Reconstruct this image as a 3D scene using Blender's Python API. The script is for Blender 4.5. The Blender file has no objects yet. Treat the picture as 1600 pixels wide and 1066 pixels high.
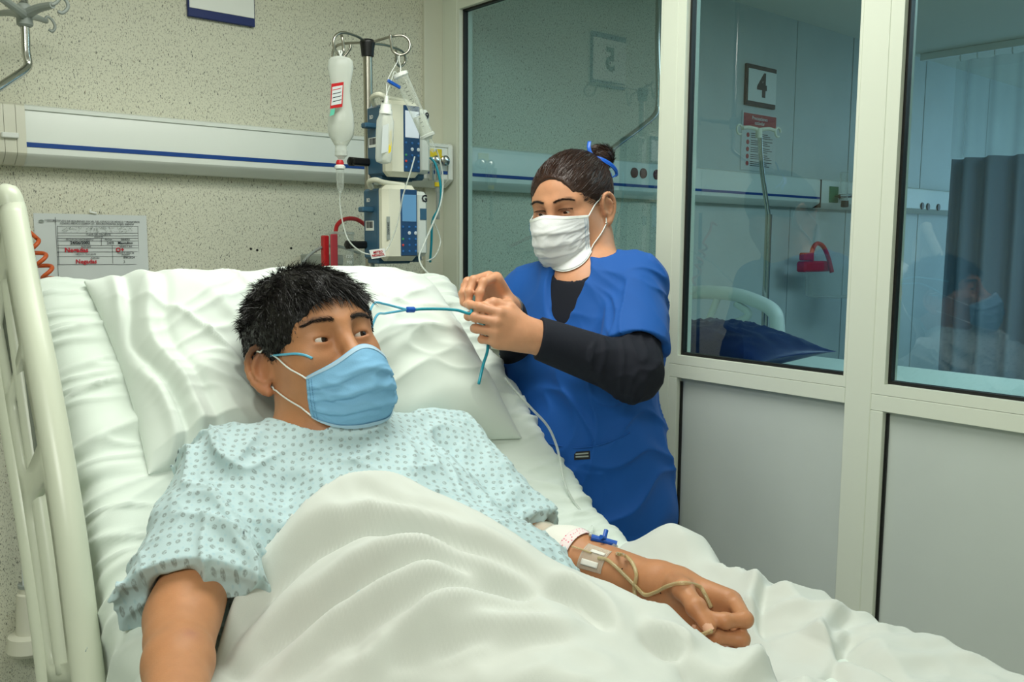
import bpy, math, random
import numpy as np
from mathutils import Vector, Matrix

random.seed(7)
rng = np.random.default_rng(11)
scene = bpy.context.scene
COL = scene.collection

# ---------------------------------------------------------------- camera
FPX, YAW, PIT, ROL, CAMH = 1372.84, math.radians(40.535), math.radians(6.485), math.radians(-0.346), 1.42
_cy, _sy, _cp, _sp = math.cos(YAW), math.sin(YAW), math.cos(PIT), math.sin(PIT)
FW = np.array([_sy*_cp, _cy*_cp, -_sp]); _R = np.array([_cy, -_sy, 0.]); _U = np.cross(_R, FW)
_cr, _sr = math.cos(ROL), math.sin(ROL)
RT, UP = _cr*_R-_sr*_U, _sr*_R+_cr*_U
CAM = np.array([0, 0, CAMH])
cam = bpy.data.cameras.new('camera')
cam.sensor_fit = 'HORIZONTAL'; cam.sensor_width = 36; cam.lens = FPX*36/1600
cam.clip_start = 0.05
camera = bpy.data.objects.new('camera', cam)
COL.objects.link(camera)
camera.matrix_world = Matrix(((RT[0], UP[0], -FW[0], 0), (RT[1], UP[1], -FW[1], 0), (RT[2], UP[2], -FW[2], CAMH), (0, 0, 0, 1)))
scene.camera = camera

def ray(u, v): return FW+RT*(u-800)/FPX-UP*(v-533)/FPX
def atx(u, v, x): d = ray(u, v); return CAM+d*x/d[0]
def aty(u, v, y): d = ray(u, v); return CAM+d*y/d[1]
def atz(u, v, z): d = ray(u, v); return CAM+d*(z-CAMH)/d[2]
def atd(u, v, Z): return CAM+ray(u, v)*Z

# ---------------------------------------------------------------- exposure, world and lights
scene.view_settings.view_transform = 'Standard'
scene.view_settings.look = 'None'
scene.view_settings.gamma = 1
scene.view_settings.use_curve_mapping = False
scene.view_settings.exposure = 0.0
world = bpy.data.worlds.new('world'); scene.world = world
world.use_nodes = True
world.node_tree.nodes['Background'].inputs[0].default_value = (0.62, 0.72, 0.78, 1)
world.node_tree.nodes['Background'].inputs[1].default_value = 0.25

def area_light(name, loc, sx, sy, power, col=(1, 1, 1), rot=(0, 0, 0)):
    l = bpy.data.lights.new(name, 'AREA'); l.shape = 'RECTANGLE'; l.size = sx; l.size_y = sy
    l.energy = power; l.color = col
    o = bpy.data.objects.new(name, l); COL.objects.link(o); o.location = loc; o.rotation_euler = rot
    return o
LC = (0.98, 1.0, 0.94)
area_light('light_over_bed', (0.85, 1.20, 2.455), 1.15, 0.55, 19, LC)
area_light('light_by_bed_foot', (0.85, -1.3, 2.455), 1.15, 0.55, 5, LC)
area_light('light_behind_camera', (-0.95, -0.3, 2.455), 1.15, 0.55, 38, LC)
area_light('light_next_room', (3.0, 0.7, 2.455), 1.15, 0.55, 11, (0.80, 0.95, 1.0))
area_light('fill_light_next_room', (3.9, 0.35, 2.455), 1.15, 0.55, 17, (0.66, 0.87, 1.0))  # added fill: brightens the next room where the curtain blocks the daylight
area_light('window_daylight_next_room', (7.4, 1.0, 1.7), 2.2, 1.4, 30, (0.55, 0.80, 1.0), (0, math.radians(90), 0))

# ---------------------------------------------------------------- materials
def nodes_of(m): return m.node_tree.nodes, m.node_tree.links
def lin(c):
    return tuple(((x/255)/12.92 if x/255 <= 0.04045 else (((x/255)+0.055)/1.055)**2.4) for x in c)
def mat(name, col, rough=0.5, metal=0.0, sheen=0.0, sss=0.0, bump=0.0, bscale=300.0, var=0.0, vscale=8.0,
        trans=0.0, alpha=1.0, emit=0.0, spec=0.5, coat=0.0, ior=1.45, attr=None, stretch=(1, 1, 1), sssr=(0.012, 0.005, 0.003)):
    m = bpy.data.materials.new(name); m.use_nodes = True
    n, l = nodes_of(m); b = n['Principled BSDF']
    c = tuple(lin(col)) + (1,)
    b.inputs['Base Color'].default_value = c
    b.inputs['Roughness'].default_value = rough
    b.inputs['Metallic'].default_value = metal
    b.inputs['Sheen Weight'].default_value = sheen
    b.inputs['Sheen Roughness'].default_value = 0.5
    b.inputs['Transmission Weight'].default_value = trans
    b.inputs['Alpha'].default_value = alpha
    b.inputs['Specular IOR Level'].default_value = spec
    b.inputs['Coat Weight'].default_value = coat
    b.inputs['IOR'].default_value = ior
    if emit:
        b.inputs['Emission Color'].default_value = c; b.inputs['Emission Strength'].default_value = emit
    if sss:
        b.inputs['Subsurface Weight'].default_value = sss
        b.inputs['Subsurface Radius'].default_value = (1, .4, .25); b.inputs['Subsurface Scale'].default_value = 0.008
    tc = n.new('ShaderNodeTexCoord'); mp = n.new('ShaderNodeMapping'); mp.inputs['Scale'].default_value = stretch
    l.new(tc.outputs['Object'], mp.inputs[0])
    src = None
    if attr:
        a = n.new('ShaderNodeAttribute'); a.attribute_name = attr; src = a.outputs['Color']
        l.new(src, b.inputs['Base Color'])
    if var:
        t = n.new('ShaderNodeTexNoise'); t.inputs['Scale'].default_value = vscale; t.inputs['Detail'].default_value = 5
        l.new(mp.outputs[0], t.inputs['Vector'])
        r = n.new('ShaderNodeMapRange'); r.inputs[1].default_value = 0.3; r.inputs[2].default_value = 0.7
        r.inputs[3].default_value = 1-var; r.inputs[4].default_value = 1+var*0.5
        l.new(t.outputs[0], r.inputs[0])
        mx = n.new('ShaderNodeMix'); mx.data_type = 'RGBA'; mx.blend_type = 'MULTIPLY'; mx.inputs[0].default_value = 1
        if src: l.new(src, mx.inputs[6])
        else: mx.inputs[6].default_value = c
        l.new(r.outputs[0], mx.inputs[7]); l.new(mx.outputs[2], b.inputs['Base Color'])
    if bump:
        t = n.new('ShaderNodeTexNoise'); t.inputs['Scale'].default_value = bscale; t.inputs['Detail'].default_value = 3
        l.new(mp.outputs[0], t.inputs['Vector'])
        bp = n.new('ShaderNodeBump'); bp.inputs['Strength'].default_value = bump; bp.inputs['Distance'].default_value = 0.002
        l.new(t.outputs[0], bp.inputs['Height']); l.new(bp.outputs[0], b.inputs['Normal'])
    return m

def speckle_mat():
    m = mat('speckled laminate', (214, 214, 194), rough=0.55, var=0.05, vscale=2.0)
    n, l = nodes_of(m); b = n['Principled BSDF']
    src = b.inputs['Base Color'].links[0].from_socket
    tc = n.new('ShaderNodeTexCoord')
    last = src
    for sc, th, c, rot in ((190, 0.675, (98, 102, 90), 0.5), (230, 0.68, (128, 116, 92), 1.4), (140, 0.71, (84, 88, 80), 2.4), (380, 0.62, (160, 160, 142), 0.1), (290, 0.665, (110, 112, 100), 2.0)):
        mp = n.new('ShaderNodeMapping'); mp.inputs['Rotation'].default_value = (0, rot, 0); mp.inputs['Scale'].default_value = (1, 1, 0.42)
        mp.inputs['Location'].default_value = (sc, sc*2, rot)
        l.new(tc.outputs['Object'], mp.inputs[0])
        t = n.new('ShaderNodeTexNoise'); t.inputs['Scale'].default_value = sc; t.inputs['Detail'].default_value = 2.0; t.inputs['Roughness'].default_value = 0.6
        l.new(mp.outputs[0], t.inputs['Vector'])
        r = n.new('ShaderNodeMapRange'); r.inputs[1].default_value = th-0.04; r.inputs[2].default_value = th+0.01
        l.new(t.outputs[0], r.inputs[0])
        mx = n.new('ShaderNodeMix'); mx.data_type = 'RGBA'; mx.inputs[7].default_value = lin(c)+(1,)
        l.new(r.outputs[0], mx.inputs[0]); l.new(last, mx.inputs[6]); last = mx.outputs[2]
    l.new(last, b.inputs['Base Color'])
    return m

def glass_mat(name, tint=(0.86, 0.93, 0.92), refl=1.0, rough=0.0):
    m = bpy.data.materials.new(name); m.use_nodes = True
    n, l = nodes_of(m); n.remove(n['Principled BSDF']); out = n['Material Output']
    t = n.new('ShaderNodeBsdfTransparent'); t.inputs[0].default_value = tint+(1,)
    g = n.new('ShaderNodeBsdfGlossy'); g.inputs['Roughness'].default_value = rough
    fr = n.new('ShaderNodeFresnel'); fr.inputs[0].default_value = 1.5
    mu = n.new('ShaderNodeMath'); mu.operation = 'MULTIPLY'; mu.inputs[1].default_value = refl; mu.use_clamp = True
    ge = n.new('ShaderNodeNewGeometry'); inv = n.new('ShaderNodeMath'); inv.operation = 'SUBTRACT'; inv.inputs[0].default_value = 1
    m2 = n.new('ShaderNodeMath'); m2.operation = 'MULTIPLY'
    l.new(ge.outputs['Backfacing'], inv.inputs[1]); l.new(inv.outputs[0], m2.inputs[0]); l.new(fr.outputs[0], m2.inputs[1])
    l.new(m2.outputs[0], mu.inputs[0])
    mx = n.new('ShaderNodeMixShader')
    l.new(mu.outputs[0], mx.inputs[0]); l.new(t.outputs[0], mx.inputs[1]); l.new(g.outputs[0], mx.inputs[2])
    l.new(mx.outputs[0], out.inputs[0])
    return m

def clear_mat(name, tint=(225, 232, 225), body=0.25, rough=0.08):
    """thin clear plastic: see-through with a little milky body and gloss"""
    m = bpy.data.materials.new(name); m.use_nodes = True
    n, l = nodes_of(m); b = n['Principled BSDF']; out = n['Material Output']
    b.inputs['Base Color'].default_value = lin(tint)+(1,); b.inputs['Roughness'].default_value = rough
    t = n.new('ShaderNodeBsdfTransparent'); t.inputs[0].default_value = (0.97, 0.98, 0.97, 1)
    lw = n.new('ShaderNodeLayerWeight'); lw.inputs[0].default_value = 0.35
    r = n.new('ShaderNodeMapRange'); r.inputs[3].default_value = body; r.inputs[4].default_value = min(1, body+0.55)
    l.new(lw.outputs['Facing'], r.inputs[0])
    mx = n.new('ShaderNodeMixShader'); l.new(r.outputs[0], mx.inputs[0]); l.new(t.outputs[0], mx.inputs[1]); l.new(b.outputs[0], mx.inputs[2])
    l.new(mx.outputs[0], out.inputs[0])
    return m

M = {}
M['speckle'] = speckle_mat()
M['frame'] = mat('cream painted aluminium', (222, 228, 212), rough=0.38)
M['trim'] = mat('cream trim', (212, 214, 196), rough=0.45)
M['panel'] = mat('grey white panel', (204, 212, 205), rough=0.35, var=0.02)
M['gasket'] = mat('black rubber gasket', (12, 14, 13), rough=0.5)
M['floor'] = mat('vinyl floor', (150, 156, 150), rough=0.4, var=0.1, vscale=30)
M['ceiling'] = mat('ceiling paint', (225, 228, 215), rough=0.8)
M['wallpaint'] = mat('wall paint', (205, 208, 192), rough=0.7)
M['trunk'] = mat('white trunking', (224, 230, 222), rough=0.35)
M['trunk_cream'] = mat('cream plastic', (214, 214, 196), rough=0.4)
M['blue'] = mat('blue stripe', (14, 66, 140), rough=0.4)
M['navyprint'] = mat('navy print', (14, 38, 100), rough=0.5)
M['black'] = mat('black plastic', (18, 19, 20), rough=0.4)
M['white'] = mat('white plastic', (232, 236, 230), rough=0.4)
M['paper'] = mat('paper', (205, 212, 210), rough=0.7)
M['chrome'] = mat('chrome steel', (200, 200, 195), rough=0.18, metal=1)
M['steel'] = mat('brushed steel', (175, 172, 160), rough=0.28, metal=1)
M['greymetal'] = mat('grey painted metal', (150, 158, 152), rough=0.4)
M['glass'] = glass_mat('window glass', (0.74, 0.87, 0.89), 2.6)
M['clear'] = clear_mat('clear plastic', (228, 234, 226), 0.12)
M['milky'] = clear_mat('milky plastic', (226, 232, 224), 0.45, 0.25)
M['red'] = mat('red rubber', (190, 30, 34), rough=0.4)
M['orange'] = mat('orange cord', (205, 96, 48), rough=0.35)
M['sheet'] = mat('white cotton sheet', (212, 222, 212), rough=0.85, sheen=0.2, bump=0.08, bscale=900)
M['pillow'] = mat('white cotton pillowcase', (216, 225, 216), rough=0.85, sheen=0.2, bump=0.08, bscale=900)
M['blanket'] = mat('white cotton top sheet', (202, 206, 198), rough=0.85, sheen=0.2, bump=0.08, bscale=900)
M['railp'] = mat('ivory bed plastic', (206, 212, 192), rough=0.3)
M['skin'] = mat('skin', (190, 132, 92), rough=0.48, sss=0.12, attr='Col', bump=0.12, bscale=420, var=0.06, vscale=60)
M['ink'] = mat('black ink', (30, 34, 40), rough=0.6)
M['redink'] = mat('red ink', (190, 34, 50), rough=0.6)
M['yellow'] = mat('yellow label', (228, 205, 40), rough=0.5)

# ---------------------------------------------------------------- object helpers
def link(name, me, m=None, parent=None, smooth=True, loc=None):
    o = bpy.data.objects.new(name, me); COL.objects.link(o)
    if m is not None and me is not None and hasattr(me, 'materials'):
        if isinstance(m, str): m = M[m]
        me.materials.append(m)
    if parent is not None: o.parent = parent
    if loc is not None: o.location = loc
    if smooth and isinstance(me, bpy.types.Mesh):
        me.polygons.foreach_set('use_smooth', [True]*len(me.polygons))
    return o
def tag(o, label=None, cat=None, group=None, kind=None):
    if label: o['label'] = label
    if cat: o['category'] = cat
    if group: o['group'] = group
    if kind: o['kind'] = kind
    return o
def empty(name, loc, label=None, cat=None, group=None):
    o = bpy.data.objects.new(name, None); COL.objects.link(o); o.location = tuple(loc); o.empty_display_size = 0.05
    bpy.context.view_layer.update()
    return tag(o, label, cat, group)
def adopt(o, root):
    """parent o to root, geometry given in world coordinates"""
    o.parent = root; o.matrix_parent_inverse = root_matrix(root).inverted(); return o
def root_matrix(r):
    return Matrix.Translation(r.location) if r.type == 'EMPTY' else Matrix.Identity(4)
def pmesh(name, v, f, m, parent=None, smooth=True):
    me = bpy.data.meshes.new(name)
    v = np.asarray(v, float)
    me.from_pydata([tuple(p) for p in v], [], [tuple(int(i) for i in q) for q in f]); me.update()
    o = link(name, me, m, None, smooth)
    if parent is not None: adopt(o, parent)
    return o

class G:
    """collects shapes in world coordinates"""
    def __init__(s): s.v = []; s.f = []; s.n = 0
    def add(s, v, f):
        v = np.asarray(v, float); s.v.append(v); s.f += [tuple(i+s.n for i in q) for q in f]; s.n += len(v); return s
    def box(s, lo, hi, bev=0.0, R=None, c=None):
        lo = np.array(lo, float); hi = np.array(hi, float)
        cc = (lo+hi)/2; h = (hi-lo)/2; b = min(bev, h.min()*0.98)
        if b <= 0:
            v = [(x, y, z) for x in (-1, 1) for y in (-1, 1) for z in (-1, 1)]
            v = np.array(v)*h; f = [(0, 1, 3, 2), (4, 6, 7, 5), (0, 4, 5, 1), (2, 3, 7, 6), (0, 2, 6, 4), (1, 5, 7, 3)]
        else:
            # chamfered box: per corner three verts
            v = []; idx = {}
            for x in (-1, 1):
                for y in (-1, 1):
                    for z in (-1, 1):
                        for a in range(3):
                            p = np.array([x, y, z], float)*(h-b); p[a] += (x, y, z)[a]*b
                            idx[(x, y, z, a)] = len(v); v.append(p)
            v = np.array(v); f = []
            for a in range(3):
                o1, o2 = (a+1) % 3, (a+2) % 3
                for sg in (-1, 1):
                    q = []
                    for (p1, p2) in ((-1, -1), (1, -1), (1, 1), (-1, 1)):
                        k = [0, 0, 0]; k[a] = sg; k[o1] = p1; k[o2] = p2; q.append(idx[(k[0], k[1], k[2], a)])
                    f.append(tuple(q if sg > 0 else q[::-1]))
            for a in range(3):
                o1, o2 = (a+1) % 3, (a+2) % 3
                for s1 in (-1, 1):
                    for s2 in (-1, 1):
                        def K(t, ax):
                            k = [0, 0, 0]; k[a] = t; k[o1] = s1; k[o2] = s2; return idx[(k[0], k[1], k[2], ax)]
                        q = [K(-1, o1), K(1, o1), K(1, o2), K(-1, o2)]
                        f.append(tuple(q if s1*s2 < 0 else q[::-1]))
            for x in (-1, 1):
                for y in (-1, 1):
                    for z in (-1, 1):
                        q = [idx[(x, y, z, 0)], idx[(x, y, z, 1)], idx[(x, y, z, 2)]]
                        f.append(tuple(q if x*y*z > 0 else q[::-1]))
        if R is not None: v = v @ np.array(R).T
        if c is not None: cc = np.array(c, float)
        return s.add(v+cc, f)
    def tube(s, pts, r, n=10, cap=True, closed=False, flat=None):
        P = np.array(pts, float); m = len(P)
        rr = np.full(m, r) if np.isscalar(r) else np.array(r, float)
        T = np.gradient(P, axis=0) if not closed else (np.roll(P, -1, 0)-np.roll(P, 1, 0))
        T /= np.linalg.norm(T, axis=1)[:, None]+1e-12
        u = np.cross(T[0], [0, 0, 1.]);
        if np.linalg.norm(u) < 1e-3: u = np.cross(T[0], [1., 0, 0])
        u /= np.linalg.norm(u); V = []
        for i in range(m):
            u = u-T[i]*(u@T[i]); u /= np.linalg.norm(u)+1e-12; w = np.cross(T[i], u)
            for k in range(n):
                a = 2*math.pi*k/n; V.append(P[i]+rr[i]*(math.cos(a)*u+math.sin(a)*w*(flat or 1)))
        f = []
        for i in range(m if closed else m-1):
            j = (i+1) % m
            for k in range(n):
                k2 = (k+1) % n; f.append((i*n+k, i*n+k2, j*n+k2, j*n+k))
        if cap and not closed:
            f.append(tuple(range(n))[::-1]); f.append(tuple((m-1)*n+k for k in range(n)))
        return s.add(V, f)
    def lathe(s, c, ax, prof, n=20):
        """prof = [(dist along axis, radius)...]"""
        ax = np.array(ax, float); ax /= np.linalg.norm(ax); c = np.array(c, float)
        u = np.cross(ax, [0, 0, 1.])
        if np.linalg.norm(u) < 1e-3: u = np.array([1., 0, 0])
        u /= np.linalg.norm(u); w = np.cross(ax, u); V = []; f = []
        for (t, r) in prof:
            for k in range(n):
                a = 2*math.pi*k/n; V.append(c+ax*t+max(r, 1e-5)*(math.cos(a)*u+math.sin(a)*w))
        for i in range(len(prof)-1):
            for k in range(n):
                k2 = (k+1) % n; f.append((i*n+k, i*n+k2, (i+1)*n+k2, (i+1)*n+k))
        f.append(tuple(range(n))[::-1]); f.append(tuple((len(prof)-1)*n+k for k in range(n)))
        return s.add(V, f)
    def build(s, name, m, parent=None, smooth=False, sharp=35):
        o = pmesh(name, np.concatenate(s.v), s.f, m, parent, smooth)
        if smooth and sharp:
            o.data.set_sharp_from_angle(angle=math.radians(sharp))
        return o

def spline(pts, n=60):
    """Catmull-Rom through pts"""
    P = np.array(pts, float); P = np.vstack([2*P[0]-P[1], P, 2*P[-1]-P[-2]]); k = len(P)-3
    t = np.linspace(0, k-1e-9, n); i = t.astype(int); u = (t-i)[:, None]
    a, b, c, d = P[i], P[i+1], P[i+2], P[i+3]
    return 0.5*((2*b)+(-a+c)*u+(2*a-5*b+4*c-d)*u*u+(-a+3*b-3*c+d)*u**3)

def text(name, s, c, ex, ey, size, m, parent=None, depth=0.0004, align='CENTER', bold=0.0, sx=1.0):
    """flat lettering: centre c, reading direction ex, up direction ey, size = line height"""
    cu = bpy.data.curves.new(name, 'FONT'); cu.body = s; cu.size = size; cu.align_x = align; cu.align_y = 'CENTER'
    cu.extrude = depth; cu.offset = bold; cu.resolution_u = 2; cu.space_line = 0.9
    t = bpy.data.objects.new(name+'_tmp', cu); COL.objects.link(t)
    bpy.context.view_layer.update()
    me = bpy.data.meshes.new_from_object(t.evaluated_get(bpy.context.evaluated_depsgraph_get()))
    COL.objects.unlink(t); bpy.data.objects.remove(t)
    ex = np.array(ex, float); ex /= np.linalg.norm(ex); ey = np.array(ey, float); ey -= ex*(ex@ey); ey /= np.linalg.norm(ey); ez = np.cross(ex, ey)
    n = len(me.vertices); co = np.zeros(n*3); me.vertices.foreach_get('co', co); co = co.reshape(-1, 3)
    w = np.array(c, float)+co[:, :1]*ex*sx+co[:, 1:2]*ey+co[:, 2:]*ez
    me.vertices.foreach_set('co', w.ravel()); me.update(); me.materials.clear()
    o = link(name, me, m, None, False)
    if parent is not None: adopt(o, parent)
    return o

# ---------------------------------------------------------------- noise
_perm = rng.permutation(256); _perm = np.concatenate([_perm, _perm])
_grad = rng.normal(size=(256, 3)); _grad /= np.linalg.norm(_grad, axis=1)[:, None]
def noise(p):
    p = np.asarray(p, float); i = np.floor(p).astype(int); f = p-i; i &= 255
    u = f*f*f*(f*(f*6-15)+10); out = 0
    for dx in (0, 1):
        for dy in (0, 1):
            for dz in (0, 1):
                h = _perm[_perm[_perm[(i[:, 0]+dx) & 255]+((i[:, 1]+dy) & 255)]+((i[:, 2]+dz) & 255)]
                g = _grad[h]; d = (g*(f-np.array([dx, dy, dz]))).sum(1)
                w = (u[:, 0] if dx else 1-u[:, 0])*(u[:, 1] if dy else 1-u[:, 1])*(u[:, 2] if dz else 1-u[:, 2])
                out = out+w*d
    return out*1.5
def ridged(p):
    return (1-np.abs(noise(p))*1.8).clip(0, 1)**3
def sstep(x, a, b):
    t = np.clip((x-a)/(b-a), 0, 1); return t*t*(3-2*t)

# ---------------------------------------------------------------- signed-distance modelling
class Fr:
    def __init__(s, pos, X, Y, Z=None, sc=1.0):
        Y = np.array(Y, float); Y /= np.linalg.norm(Y); X = np.array(X, float); X -= Y*(X@Y); X /= np.linalg.norm(X)
        s.R = np.array([X, Y, np.cross(X, Y)]).T; s.p = np.array(pos, float); s.s = sc
    def w(s, q): return s.p+(np.asarray(q, float)*s.s) @ s.R.T
    def l(s, q): return (np.asarray(q, float)-s.p) @ s.R/s.s
    def d(s, q): return np.asarray(q, float) @ s.R.T
def rotm(ax, deg):
    return np.array(Matrix.Rotation(math.radians(deg), 3, Vector(ax)))
WORLD = Fr((0, 0, 0), (1, 0, 0), (0, 1, 0))

class SDF:
    def __init__(s): s.ops = []; s.disp = None; s.damp = 0.0
    def rc(s, a, b, ra, rb, k=0.02, op='u', fr=WORLD):
        ra, rb, k = ra*fr.s, rb*fr.s, k*fr.s
        a = fr.w(a); b = fr.w(b); ba = b-a; l2 = ba@ba+1e-12; rr = ra-rb; a2 = max(l2-rr*rr, 1e-9); il2 = 1/l2
        def fn(p):
            pa = p-a; y = pa@ba; z = y-l2; t = pa*l2-ba*y[:, None]; x2 = (t*t).sum(1)
            y2 = y*y*l2; z2 = z*z*l2; kk = np.sign(rr)*rr*rr*x2
            d = (np.sqrt(x2*a2*il2)+y*rr)*il2-ra
            d = np.where(np.sign(z)*a2*z2 > kk, np.sqrt(x2+z2)*il2-rb, d)
            d = np.where((np.sign(y)*a2*y2 < kk), np.sqrt(x2+y2)*il2-ra, d)
            return d
        s.ops.append((op, k, fn, (a+b)/2, math.sqrt(l2)/2+max(ra, rb))); return s
    def el(s, c, r, k=0.02, op='u', fr=WORLD, rot=None):
        Rm = fr.R if rot is None else fr.R @ rot
        c = fr.w(c); r = (np.array(r, float) if not np.isscalar(r) else np.array([r]*3, float))*fr.s; k = k*fr.s
        def fn(p):
            q = (p-c) @ Rm; k0 = np.sqrt(((q/r)**2).sum(1)); k1 = np.sqrt(((q/(r*r))**2).sum(1))+1e-9
            return np.where(k0 < 1e-6, -r.min(), k0*(k0-1)/k1)
        s.ops.append((op, k, fn, c, r.max())); return s
    def bx(s, c, h, rad=0.005, k=0.01, op='u', fr=WORLD, rot=None):
        Rm = fr.R if rot is None else fr.R @ rot
        c = fr.w(c); h = np.array(h, float)*fr.s; k = k*fr.s; rad = rad*fr.s
        def fn(p):
            q = np.abs((p-c) @ Rm)-(h-rad)
            return np.sqrt((np.maximum(q, 0)**2).sum(1))+np.minimum(q.max(1), 0)-rad
        s.ops.append((op, k, fn, c, np.linalg.norm(h))); return s
    def chain(s, pts, rad, k=0.01, op='u', fr=WORLD):
        for i in range(len(pts)-1): s.rc(pts[i], pts[i+1], rad[i], rad[i+1], k, op, fr)
        return s
    def fun(s, fn, c, R, k=0.01, op='u'):
        s.ops.append((op, k, fn, np.array(c, float), R)); return s
    def __call__(s, p, cull=None):
        d = np.full(len(p), 1e3)
        for op, k, fn, c, R in s.ops:
            if cull is not None and np.linalg.norm(c-cull[0])-R > cull[1]+k+0.004: continue
            e = fn(p)
            if op == 'u': h = np.clip(k-np.abs(d-e), 0, None)/k; d = np.minimum(d, e)-h*h*k/4
            elif op == 's': h = np.clip(k-np.abs(d+e), 0, None)/k; d = np.maximum(d, -e)+h*h*k/4
            else: h = np.clip(k-np.abs(d-e), 0, None)/k; d = np.maximum(d, e)+h*h*k/4
        if s.disp is not None and d.min() < 0.5:
            near = np.abs(d) < 0.022
            if near.any(): d[near] -= s.disp(p[near])
        return d
    def bounds(s):
        lo = np.min([c-R for op, k, fn, c, R in s.ops if op == 'u'], axis=0); hi = np.max([c+R for op, k, fn, c, R in s.ops if op == 'u'], axis=0)
        return lo-0.03, hi+0.03
    def mesh(s, name, h, m, parent=None, B=14, colour=None, proj=2, uv=None):
        lo, hi = s.bounds(); nb = np.ceil((hi-lo)/(h*B)).astype(int); N = nb*B+2
        g = np.stack(np.meshgrid(*[np.arange(n) for n in nb], indexing='ij'), -1).reshape(-1, 3)
        cen = lo+(g+0.5)*B*h; half = math.sqrt(3)*B*h/2
        d = s(cen); act = np.nonzero(np.abs(d) < half*1.45+0.012)[0]
        r = np.arange(B+1); off = np.stack(np.meshgrid(r, r, r, indexing='ij'), -1).reshape(-1, 3)
        keys = []; verts = []; quads = []
        key = lambda i: (i[..., 0]*N[1]+i[..., 1])*N[2]+i[..., 2]
        for a in act:
            base = g[a]*B; P = lo+(base+off)*h
            D = s(P, (cen[a], half+0.02)).reshape(B+1, B+1, B+1)
            S = D < 0
            if S.all() or not S.any(): continue
            # cells
            acc = np.zeros((B, B, B, 3)); cnt = np.zeros((B, B, B))
            for ax in range(3):
                for e1 in (0, 1):
                    for e2 in (0, 1):
                        o1, o2 = (ax+1) % 3, (ax+2) % 3
                        sl0 = [None]*3; sl1 = [None]*3
                        sl0[ax] = slice(0, B); sl1[ax] = slice(1, B+1)
                        sl0[o1] = sl1[o1] = slice(e1, e1+B); sl0[o2] = sl1[o2] = slice(e2, e2+B)
                        d0 = D[tuple(sl0)]; d1 = D[tuple(sl1)]; x = (d0 < 0) != (d1 < 0)
                        t = np.where(x, d0/np.where(x, d0-d1, 1), 0)
                        acc[..., ax] += np.where(x, t, 0); acc[..., o1] += x*e1; acc[..., o2] += x*e2; cnt += x
            c = np.argwhere(cnt > 0); cc = cnt[cnt > 0]
            pos = acc[cnt > 0]/cc[:, None]
            keys.append(key(c+base)); verts.append(lo+(c+base+pos)*h)
            for ax in range(3):
                o1, o2 = (ax+1) % 3, (ax+2) % 3
                sl0 = [slice(0, B)]*3; sl1 = [slice(0, B)]*3; sl1[ax] = slice(1, B+1)
                s0 = S[tuple(sl0)]; s1 = S[tuple(sl1)]; e = np.argwhere(s0 != s1)
                if not len(e): continue
                fl = s0[s0 != s1]; I = e+base
                u = np.zeros(3, int); u[o1] = 1; w = np.zeros(3, int); w[o2] = 1
                q = np.stack([key(I), key(I-u), key(I-u-w), key(I-w)], 1)
                q[~fl] = q[~fl][:, ::-1]; quads.append(q)
        K = np.concatenate(keys); V = np.concatenate(verts); Q = np.concatenate(quads)
        K, ix = np.unique(K, return_index=True); V = V[ix]
        J = np.searchsorted(K, Q).clip(0, len(K)-1); ok = (K[J] == Q).all(1); J = J[ok]
        T = np.array([[1, -1, -1], [-1, -1, 1], [-1, 1, -1], [1, 1, 1.]]); e = h*0.25
        bi = np.floor((V-lo)/(h*B*2)).astype(int); bk_ = (bi[:, 0]*999+bi[:, 1])*999+bi[:, 2]; order = np.argsort(bk_, kind='stable')
        for grp in np.split(order, np.nonzero(np.diff(bk_[order]))[0]+1):
            W = V[grp]; cc = (W.min(0)+W.max(0))/2; hr = np.linalg.norm(W.max(0)-W.min(0))/2+.012
            for it in range(proj):
                gr = 0; d = 0
                for t in T: q = s(W+t*e, (cc, hr)); gr = gr+t*q[:, None]; d = d+q/4
                gr = gr/(4*e); g2 = (gr*gr).sum(1)
                step = gr*(d/np.maximum(g2, 0.2))[:, None]; ln = np.linalg.norm(step, axis=1)
                W = W-step*np.minimum(1, 0.6*h/np.maximum(ln, 1e-9))[:, None]
            V[grp] = W
        me = bpy.data.meshes.new(name); me.vertices.add(len(V)); me.vertices.foreach_set('co', V.ravel())
        me.loops.add(len(J)*4); me.loops.foreach_set('vertex_index', J.ravel())
        me.polygons.add(len(J)); me.polygons.foreach_set('loop_start', np.arange(len(J))*4)
        me.update(calc_edges=True); me.validate()
        o = link(name, me, m, None, True)
        if colour is not None:
            C = np.ones((len(V), 4)); C[:, :3] = colour(V)
            ca = me.color_attributes.new('Col', 'FLOAT_COLOR', 'POINT'); ca.data.foreach_set('color', C.ravel())
        if uv is not None:
            at = me.attributes.new('fabric', 'FLOAT_VECTOR', 'POINT'); at.data.foreach_set('vector', np.ascontiguousarray(uv(V)).ravel())
        if parent is not None: adopt(o, parent)
        return o
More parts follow.
